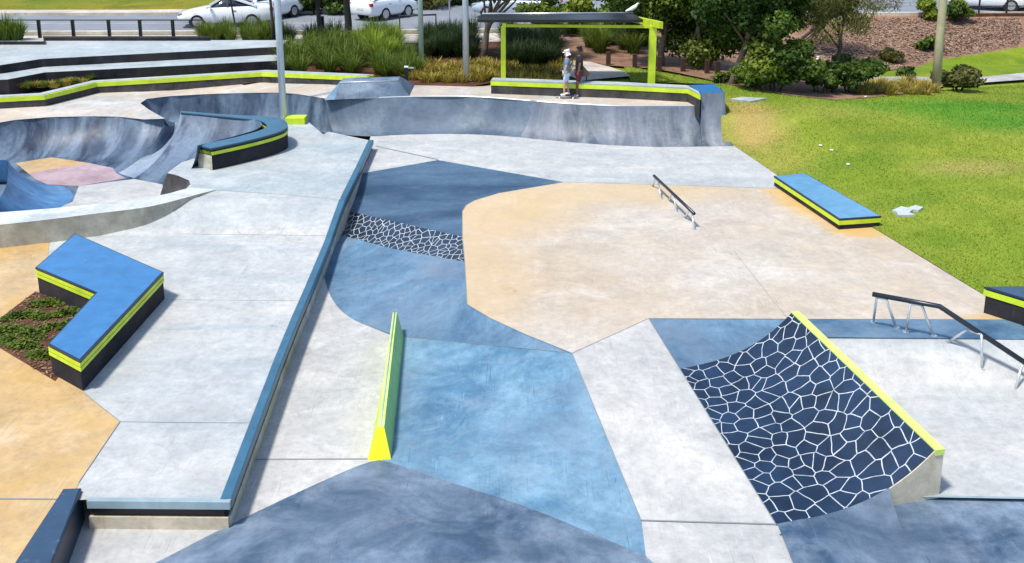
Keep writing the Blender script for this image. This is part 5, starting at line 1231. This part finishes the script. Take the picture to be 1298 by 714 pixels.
for i, (x, y) in enumerate(((1054, 192), (1097, 124), (1075, 210), (783, 160) if False else (1040, 186))):
    p = US(x, y, zf); o = box('litter', (0, 0, 0), (.09, .07, .03), M['litter'], bevel=.01); o.location = p + Vector((0, 0, .04)); o.rotation_euler = (0, 0, i); tag(o, 'tiny white scrap in the grass, ' + ('between the two ledges and the dark bush', 'at the dark bush', 'nearest the low ledge', 'left of the others')[i], 'litter', 'white scraps in the grass')
# brown shape of unclear kind behind the boys, built as a stand
b = U(743, 120, 1.055)
t = thing('brown_stand', 'small brown sloping topped stand on a thin black post behind the boy in black', 'stand', tuple(b))
tube('post', [b, b + Vector((0, 0, .62))], .02, M['black'], t, 8)
mesh('stand_top', [b + Vector(q) for q in ((-.13, 0, .98), (.17, -.1, .63), (.17, .1, .63), (-.17, .1, .62), (-.17, -.1, .62), (-.1, 0, .60), (.17, 0, .60))], [(0, 4, 1), (0, 2, 3), (0, 1, 2), (0, 3, 4), (3, 2, 1, 4)], M['bark'], t)
# white bird on the roof corner
bb_ = f1 + Vector((.0, 0, .13)); t = thing('bird', 'white bird perched on the far corner of the shelter roof', 'bird', tuple(bb_))
def skin_mesh(name, joints, edges, radii, mat, parent, root=0, sub=2):
    me = bpy.data.meshes.new(name); me.from_pydata([tuple(j) for j in joints], edges, []); o = bpy.data.objects.new(name, me); C.objects.link(o)
    m = o.modifiers.new('s', 'SKIN'); m.use_smooth_shade = True
    for i, r in enumerate(radii):
        sv = me.skin_vertices[0].data[i]; sv.radius = r if isinstance(r, tuple) else (r, r); sv.use_root = (i == root)
    s = o.modifiers.new('u', 'SUBSURF'); s.levels = sub; s.render_levels = sub
    dg = bpy.context.evaluated_depsgraph_get(); dg.update(); ev = o.evaluated_get(dg); nme = bpy.data.meshes.new_from_object(ev)
    bpy.data.objects.remove(o); nme.materials.clear(); nme.materials.append(mat)
    for p in nme.polygons: p.use_smooth = True
    return link(name, nme, parent)
J = [bb_ + Vector(q) for q in ((0, 0, .16), (-.12, 0, .10), (-.3, 0, .04), (.09, 0, .24), (.13, 0, .32), (.2, 0, .31))]
skin_mesh('bird_body', J, [(0, 1), (1, 2), (0, 3), (3, 4), (4, 5)], [.085, .07, .03, .05, .045, .012], M['litter'], t)
for s in (-.03, .03): tube('leg', [bb_ + Vector((0, s, -.02)), bb_ + Vector((0, s, .12))], .008, M['black'], t, 5)

# ------------------------------------------------------------------ cars
def lofted(name, st, mat, parent, xf, cap=True):
    V = []; F = []; k = len(st[0][1])
    for x, sec in st:
        for (y, z) in sec: V.append(xf(Vector((x, y, z))))
    for i in range(len(st) - 1):
        for j in range(k - 1): F.append((i * k + j, (i + 1) * k + j, (i + 1) * k + j + 1, i * k + j + 1))
    if cap: F.append(tuple(range(k))); F.append(tuple((len(st) - 1) * k + j for j in range(k))[::-1])
    o = mesh(name, V, F, mat, parent, True)
    bm = bmesh.new(); bm.from_mesh(o.data); bmesh.ops.recalc_face_normals(bm, faces=bm.faces[:]); bm.to_mesh(o.data); bm.free(); return o
def make_car(label, base, heading, L_=4.7, W_=1.8, H_=1.45, paintm='carwhite', kind='sedan'):
    """x forward; body shell, glasshouse, roof, wheels, lamps"""
    car = thing('parked_car', label, 'car', tuple(base)); ca, sa = math.cos(heading), math.sin(heading)
    def xf(p): return Vector((base.x + p.x * ca - p.y * sa, base.y + p.x * sa + p.y * ca, base.z + p.z))
    h = L_ / 2; w = W_ / 2
    if kind == 'sedan': prof = [(h, .42, .58), (h - .12, .30, .68), (h - .5, .26, .78), (h - 1.25, .24, .92), (h - 1.6, .24, .96), (0, .22, .98), (-h + 1.2, .24, 1.0), (-h + .6, .26, 1.03), (-h + .12, .32, .98), (-h, .42, .80)]
    else: prof = [(h, .42, .60), (h - .12, .30, .72), (h - .45, .26, .84), (h - .95, .24, .98), (h - 1.2, .24, 1.0), (0, .22, 1.02), (-h + 1.2, .24, 1.04), (-h + .4, .26, 1.05), (-h + .08, .32, 1.03), (-h, .42, .9)]
    st = []
    for i, (x, zl, zt_) in enumerate(prof):
        ww_ = w * (1 if 1 < i < len(prof) - 2 else (.95 if i in (1, len(prof) - 2) else .84)); zm_ = (zl + zt_) / 2
        half = [(0, zl), (ww_ * .9, zl), (ww_ * .985, zl + .12), (ww_, zm_), (ww_ * .97, zt_ - .1), (ww_ * .90, zt_ - .01), (ww_ * .5, zt_ + .03), (0, zt_ + .04)]
        st.append((x, half + [(-y, z) for y, z in half[-2:0:-1]] + [half[0]]))
    body = lofted('body', st, M[paintm], car, xf)
    # glasshouse
    if kind == 'sedan': gx_ = [(h - 1.35, .94, .0), (h - 2.05, H_ - .06, 1), (0 - .15, H_, 1), (-h + 1.75, H_ - .06, 1), (-h + .75, 1.0, .0)]
    else: gx_ = [(h - 1.0, .98, .0), (h - 1.65, H_ - .06, 1), (0, H_, 1), (-h + .55, H_ - .03, 1), (-h + .18, 1.02, .0)]
    gs = []
    for (x, z, k) in gx_:
        yb = w * .90; yt = w * (.90 if k == 0 else .70); half = [(0, .9), (yb, .9), (yb, .97), (yt, z - .03), (yt * .7, z + (.0 if k else .0)), (0, z + (.02 if k else 0))]
        gs.append((x, half + [(-y, z_) for y, z_ in half[-2:0:-1]] + [half[0]]))
    lofted('window', gs, M['glass'], car, xf)
    # painted roof and pillars sit just proud of the glass
    rs = []
    for (x, z, k) in gx_[1:4]:
        yt = w * .715; half = [(yt, z - .07), (yt * .98, z - .01), (yt * .6, z + .035), (0, z + .045)]
        rs.append((x, half + [(-y, z_) for y, z_ in half[-2::-1]]))
    lofted('roof', rs, M[paintm], car, xf)
    for s in (1, -1):
        a, b, c, d_ = gx_[0], gx_[1], gx_[3], gx_[4]
        bar('pillar', xf(Vector((a[0], s * w * .89, a[1]))), xf(Vector((b[0], s * w * .71, b[1]))), .08, .06, M[paintm], car)
        bar('pillar', xf(Vector((c[0], s * w * .71, c[1]))), xf(Vector((d_[0], s * w * .89, d_[1]))), .20 if kind == 'sedan' else .12, .08, M[paintm], car)
        xm = (-.12 if kind == 'sedan' else -.2); bar('pillar', xf(Vector((xm, s * w * .915, .98))), xf(Vector((xm - .03, s * w * .72, H_ - .05))), .09, .03, M['black'], car)
        # windscreen sheets
    a, b = gx_[0], gx_[1]
    mesh('windscreen', [xf(Vector((a[0] - .02 + .02, -w * .78, a[1] + .02))), xf(Vector((a[0], w * .78, a[1] + .02))), xf(Vector((b[0] + .03, w * .60, b[1] + .0))), xf(Vector((b[0] + .03, -w * .60, b[1] + .0)))], [(0, 1, 2, 3)], M['screen'], car)
    for wx in (h - .92, -h + 1.0):
        for s in (1, -1):
            c = Vector((wx, s * (w - .1), .32)); ax = Vector((0, s, 0))
            # dark arch, tyre, rim
            v, f = tube_geo([xf(c - ax * .1), xf(c + ax * .085)], .385, 18); mesh('wheel_arch', v, f, M['black'], car)
            v, f = tube_geo([xf(c - ax * .08), xf(c + ax * .10)], .32, 20); wh = mesh('wheel', v, f, M['tyre'], car)
            v, f = tube_geo([xf(c + ax * .09), xf(c + ax * .108)], .215, 16); rm = mesh('rim', v, f, M['alloy'], None); rm.parent = wh; rm.matrix_parent_inverse = Matrix.Identity(4)
            for q in range(5):
                an = q * 1.2566 + .3; p0_ = c + ax * .112 + Vector((math.cos(an) * .14, 0, math.sin(an) * .14))
    for s in (1, -1):
        def lens(nm_, x, y, z, sx, sy, sz, mt):
            o = box(nm_, (0, 0, 0), (sx, sy, sz), M[mt], None, bevel=.02); o.parent = car; o.matrix_parent_inverse = Matrix.Identity(4); o.location = Vector((x * ca - y * sa, x * sa + y * ca, z)); o.rotation_euler = (0, 0, heading)
        lens('headlight', h - .16, s * w * .72, .66, .22, .34, .13, 'lamp'); lens('tail_light', -h + .08, s * w * .78, .84, .16, .30, .16, 'tail')
        lens('mirror', h - 1.55, s * (w + .05), 1.0, .12, .18, .12, paintm)
        lens('door_handle', -.45, s * (w * .985), .80, .16, .04, .03, 'black'); 
    lens('number_plate', -h - .005, 0, .62, .03, .42, .12, 'plate'); lens('grille', h - .02, 0, .50, .06, .9, .14, 'black'); lens('rear_window', -h + (.95 if kind == 'sedan' else .32), 0, 1.24, .02, .01, .01, 'glass')
    return car
def roadpt(x, y): p = G(x, y); p.z = zf(p.x, p.y) + roadz + .005; return p
make_car('long white sedan driving left behind the strappy plants', roadpt(289, 34), math.pi + .16, 4.45, 1.75, 1.40)
p = roadpt(340, 25); make_car('white car partly hidden behind the light pole, behind the sedan', p, R(62), 3.9, 1.75, 1.4, kind='hatch')
make_car('white hatchback seen from its rear corner beyond the bright plants', roadpt(488, 24), R(54), 3.6, 1.65, 1.45, kind='hatch')
make_car('silver car half hidden by leaves above the shelter roof', roadpt(655, 24), R(160), 4.4, 1.8, 1.45, 'carsilver')
make_car('white car glimpsed between the tree crowns at the top edge', roadpt(982, 10), R(150), 4.4, 1.8, 1.45)
make_car('white car beyond the thin fence at the top right', roadpt(1250, 13), R(148), 4.5, 1.8, 1.45)
make_car('dark car cut off by the top right corner', roadpt(1318, 12), R(150), 4.4, 1.8, 1.45, 'black')

# ------------------------------------------------------------------ skaters
def person(label, base, H_, face, skin, shirt, shorts, shoes, hat, arms, board=None):
    """face: direction the figure looks to (radians, 0 = +X)"""
    t = thing('person', label, 'person', tuple(base)); ca, sa = math.cos(face), math.sin(face); k = H_ / 1.75
    def X(f, s, z): f *= k; s *= k; return Vector((base.x + f * ca - s * sa, base.y + f * sa + s * ca, base.z + z * k))
    J = []; E = []; Rr = []
    def add(p, r, par=None):
        J.append(p); Rr.append(r * k); i = len(J) - 1
        if par is not None: E.append((par, i))
        return i
    pel = add(X(0, 0, .92), .125); wa = add(X(.0, 0, 1.08), .115, pel); ch = add(X(.0, 0, 1.28), .14, wa); nb = add(X(.0, 0, 1.44), .07, ch); nk = add(X(.015, 0, 1.50), .048, nb)
    hd1 = add(X(.03, 0, 1.58), .075, nk); hd2 = add(X(.02, 0, 1.66), .09, hd1); hd3 = add(X(.01, 0, 1.73), .06, hd2); add(X(.115, 0, 1.61), .014, hd1)
    hands = []; legs = []
    for s, (f1_, z1_, f2_, z2_) in zip((1, -1), arms):
        sh_ = add(X(0, s * .15, 1.40), .062, ch); el = add(X(f1_, s * .22, z1_), .043, sh_); wr = add(X(f2_, s * .24, z2_), .028, el); hp_ = add(X(f2_ + .02, s * .24, z2_ - .06), .030, wr)
        for q in range(4): a_ = add(X(f2_ + .045 - q * .018, s * .24, z2_ - .115 + .004 * abs(q - 1)), .0095, hp_); add(X(f2_ + .05 - q * .018, s * .232, z2_ - .155 + .006 * abs(q - 1)), .0075, a_)
        a_ = add(X(f2_ + .06, s * .225, z2_ - .07), .010, hp_); add(X(f2_ + .075, s * .22, z2_ - .10), .008, a_); hands.append((sh_, el))
    for s, ff_ in ((1, .10), (-1, -.10)):
        hpj = add(X(0, s * .08, .86), .095, pel); kn = add(X(ff_ * .6 + .03, s * .095, .49), .06, hpj); an = add(X(ff_, s * .10, .09), .036, kn); add(X(ff_ + .10, s * .11, .035), .035, an); legs.append((hpj, kn, an))
    skin_mesh('body', J, E, Rr, M[skin], t, pel)
    # clothes
    j = [J[pel] + Vector((0, 0, .0)), J[wa], J[ch], J[nb] - Vector((0, 0, .035 * k))]; e = [(0, 1), (1, 2), (2, 3)]; r = [.150 * k, .148 * k, .168 * k, .09 * k]
    for (a_, b2) in hands:
        j += [J[a_], J[a_].lerp(J[b2], .75)]; n_ = len(j); e += [(2, n_ - 2), (n_ - 2, n_ - 1)]; r += [.085 * k, .075 * k]
    skin_mesh('shirt', j, e, r, M[shirt], t, 1)
    j = [J[pel] + Vector((0, 0, .02))]; e = []; r = [.145 * k]
    for (a_, b2, c2) in legs:
        j += [J[a_], J[a_].lerp(J[b2], .9)]; n_ = len(j); e += [(0, n_ - 2), (n_ - 2, n_ - 1)]; r += [.115 * k, .098 * k]
    skin_mesh('shorts', j, e, r, M[shorts], t, 0)
    for (a_, b2, c2), ff_ in zip(legs, (.10, -.10)):
        s = 1 if ff_ > 0 else -1; skin_mesh('shoe', [X(ff_ - .05, s * .10, .05), X(ff_ + .05, s * .105, .045), X(ff_ + .15, s * .11, .035)], [(0, 1), (1, 2)], [.05 * k, .05 * k, .04 * k], M[shoes], t, 0)
    skin_mesh('cap' if hat != 'hair' else 'hair', [X(-.015, 0, 1.67), X(.0, 0, 1.72), X(-.03, 0, 1.62)], [(0, 1), (0, 2)], [(.102 if hat != 'hair' else .094) * k, .07 * k, .075 * k], M[hat], t, 0)
    if hat != 'hair': skin_mesh('cap_peak', [X(.07, 0, 1.69), X(.18, 0, 1.67)], [(0, 1)], [(.06 * k, .02 * k), (.05 * k, .012 * k)], M[hat], t, 0)
    for s in (1, -1):
        v, f = tube_geo([X(.098, s * .032, 1.63), X(.108, s * .032, 1.63)], .010 * k, 6); mesh('eye', v, f, M['black'], t)
    v, f = tube_geo([X(.10, -.02, 1.55), X(.10, .02, 1.55)], .007 * k, 6); mesh('mouth', v, f, M['clothmaroon'], t)
    return t
def skateboard(c, ang, label):
    t = thing('skateboard', label, 'skateboard', tuple(c)); ca, sa = math.cos(ang), math.sin(ang)
    def X(f, s, z): return Vector((c.x + f * ca - s * sa, c.y + f * sa + s * ca, c.z + z))
    rows = []
    for i in range(13):
        f = -.40 + .8 * i / 12; w_ = .10 * math.sqrt(max(.05, 1 - (abs(f) / .405) ** 6)); z = .09 + max(0, abs(f) - .27) * .45
        rows.append([X(f, -w_, z), X(f, -w_ * .5, z - .004), X(f, w_ * .5, z - .004), X(f, w_, z)])
    grid_mesh('deck', rows, M['barkdark'], t)
    for f in (-.22, .22):
        bar('truck', X(f, -.09, .055), X(f, .09, .055), .03, .03, M['steel'], t)
        for s in (-.09, .09): v, g_ = tube_geo([X(f, s - .016, .028), X(f, s + .016, .028)], .027, 10); mesh('wheel', v, g_, M['litter'], t)
zq = 1.055
pa = U(718, 124.5, zq); skateboard(pa + Vector((0, 0, .0)), R(172), 'skateboard under the feet of the boy in the white cap')
person('boy in white cap, blue shirt and pale blue shorts standing on a skateboard', pa + Vector((.0, 0, .095)), 1.46, R(185), 'skin', 'clothblue', 'clothsky', 'clothwhite', 'clothwhite', ((.06, 1.15, .14, .93), (-.05, 1.15, .02, .90)))
pb_ = U(733.5, 122, zq); person('dark haired boy in black shirt and maroon shorts behind the boy in the cap', pb_, 1.62, R(195), 'skindark', 'clothblack', 'clothmaroon', 'clothwhite', 'hair', ((.05, 1.14, .10, .92), (-.06, 1.15, -.02, .90)))
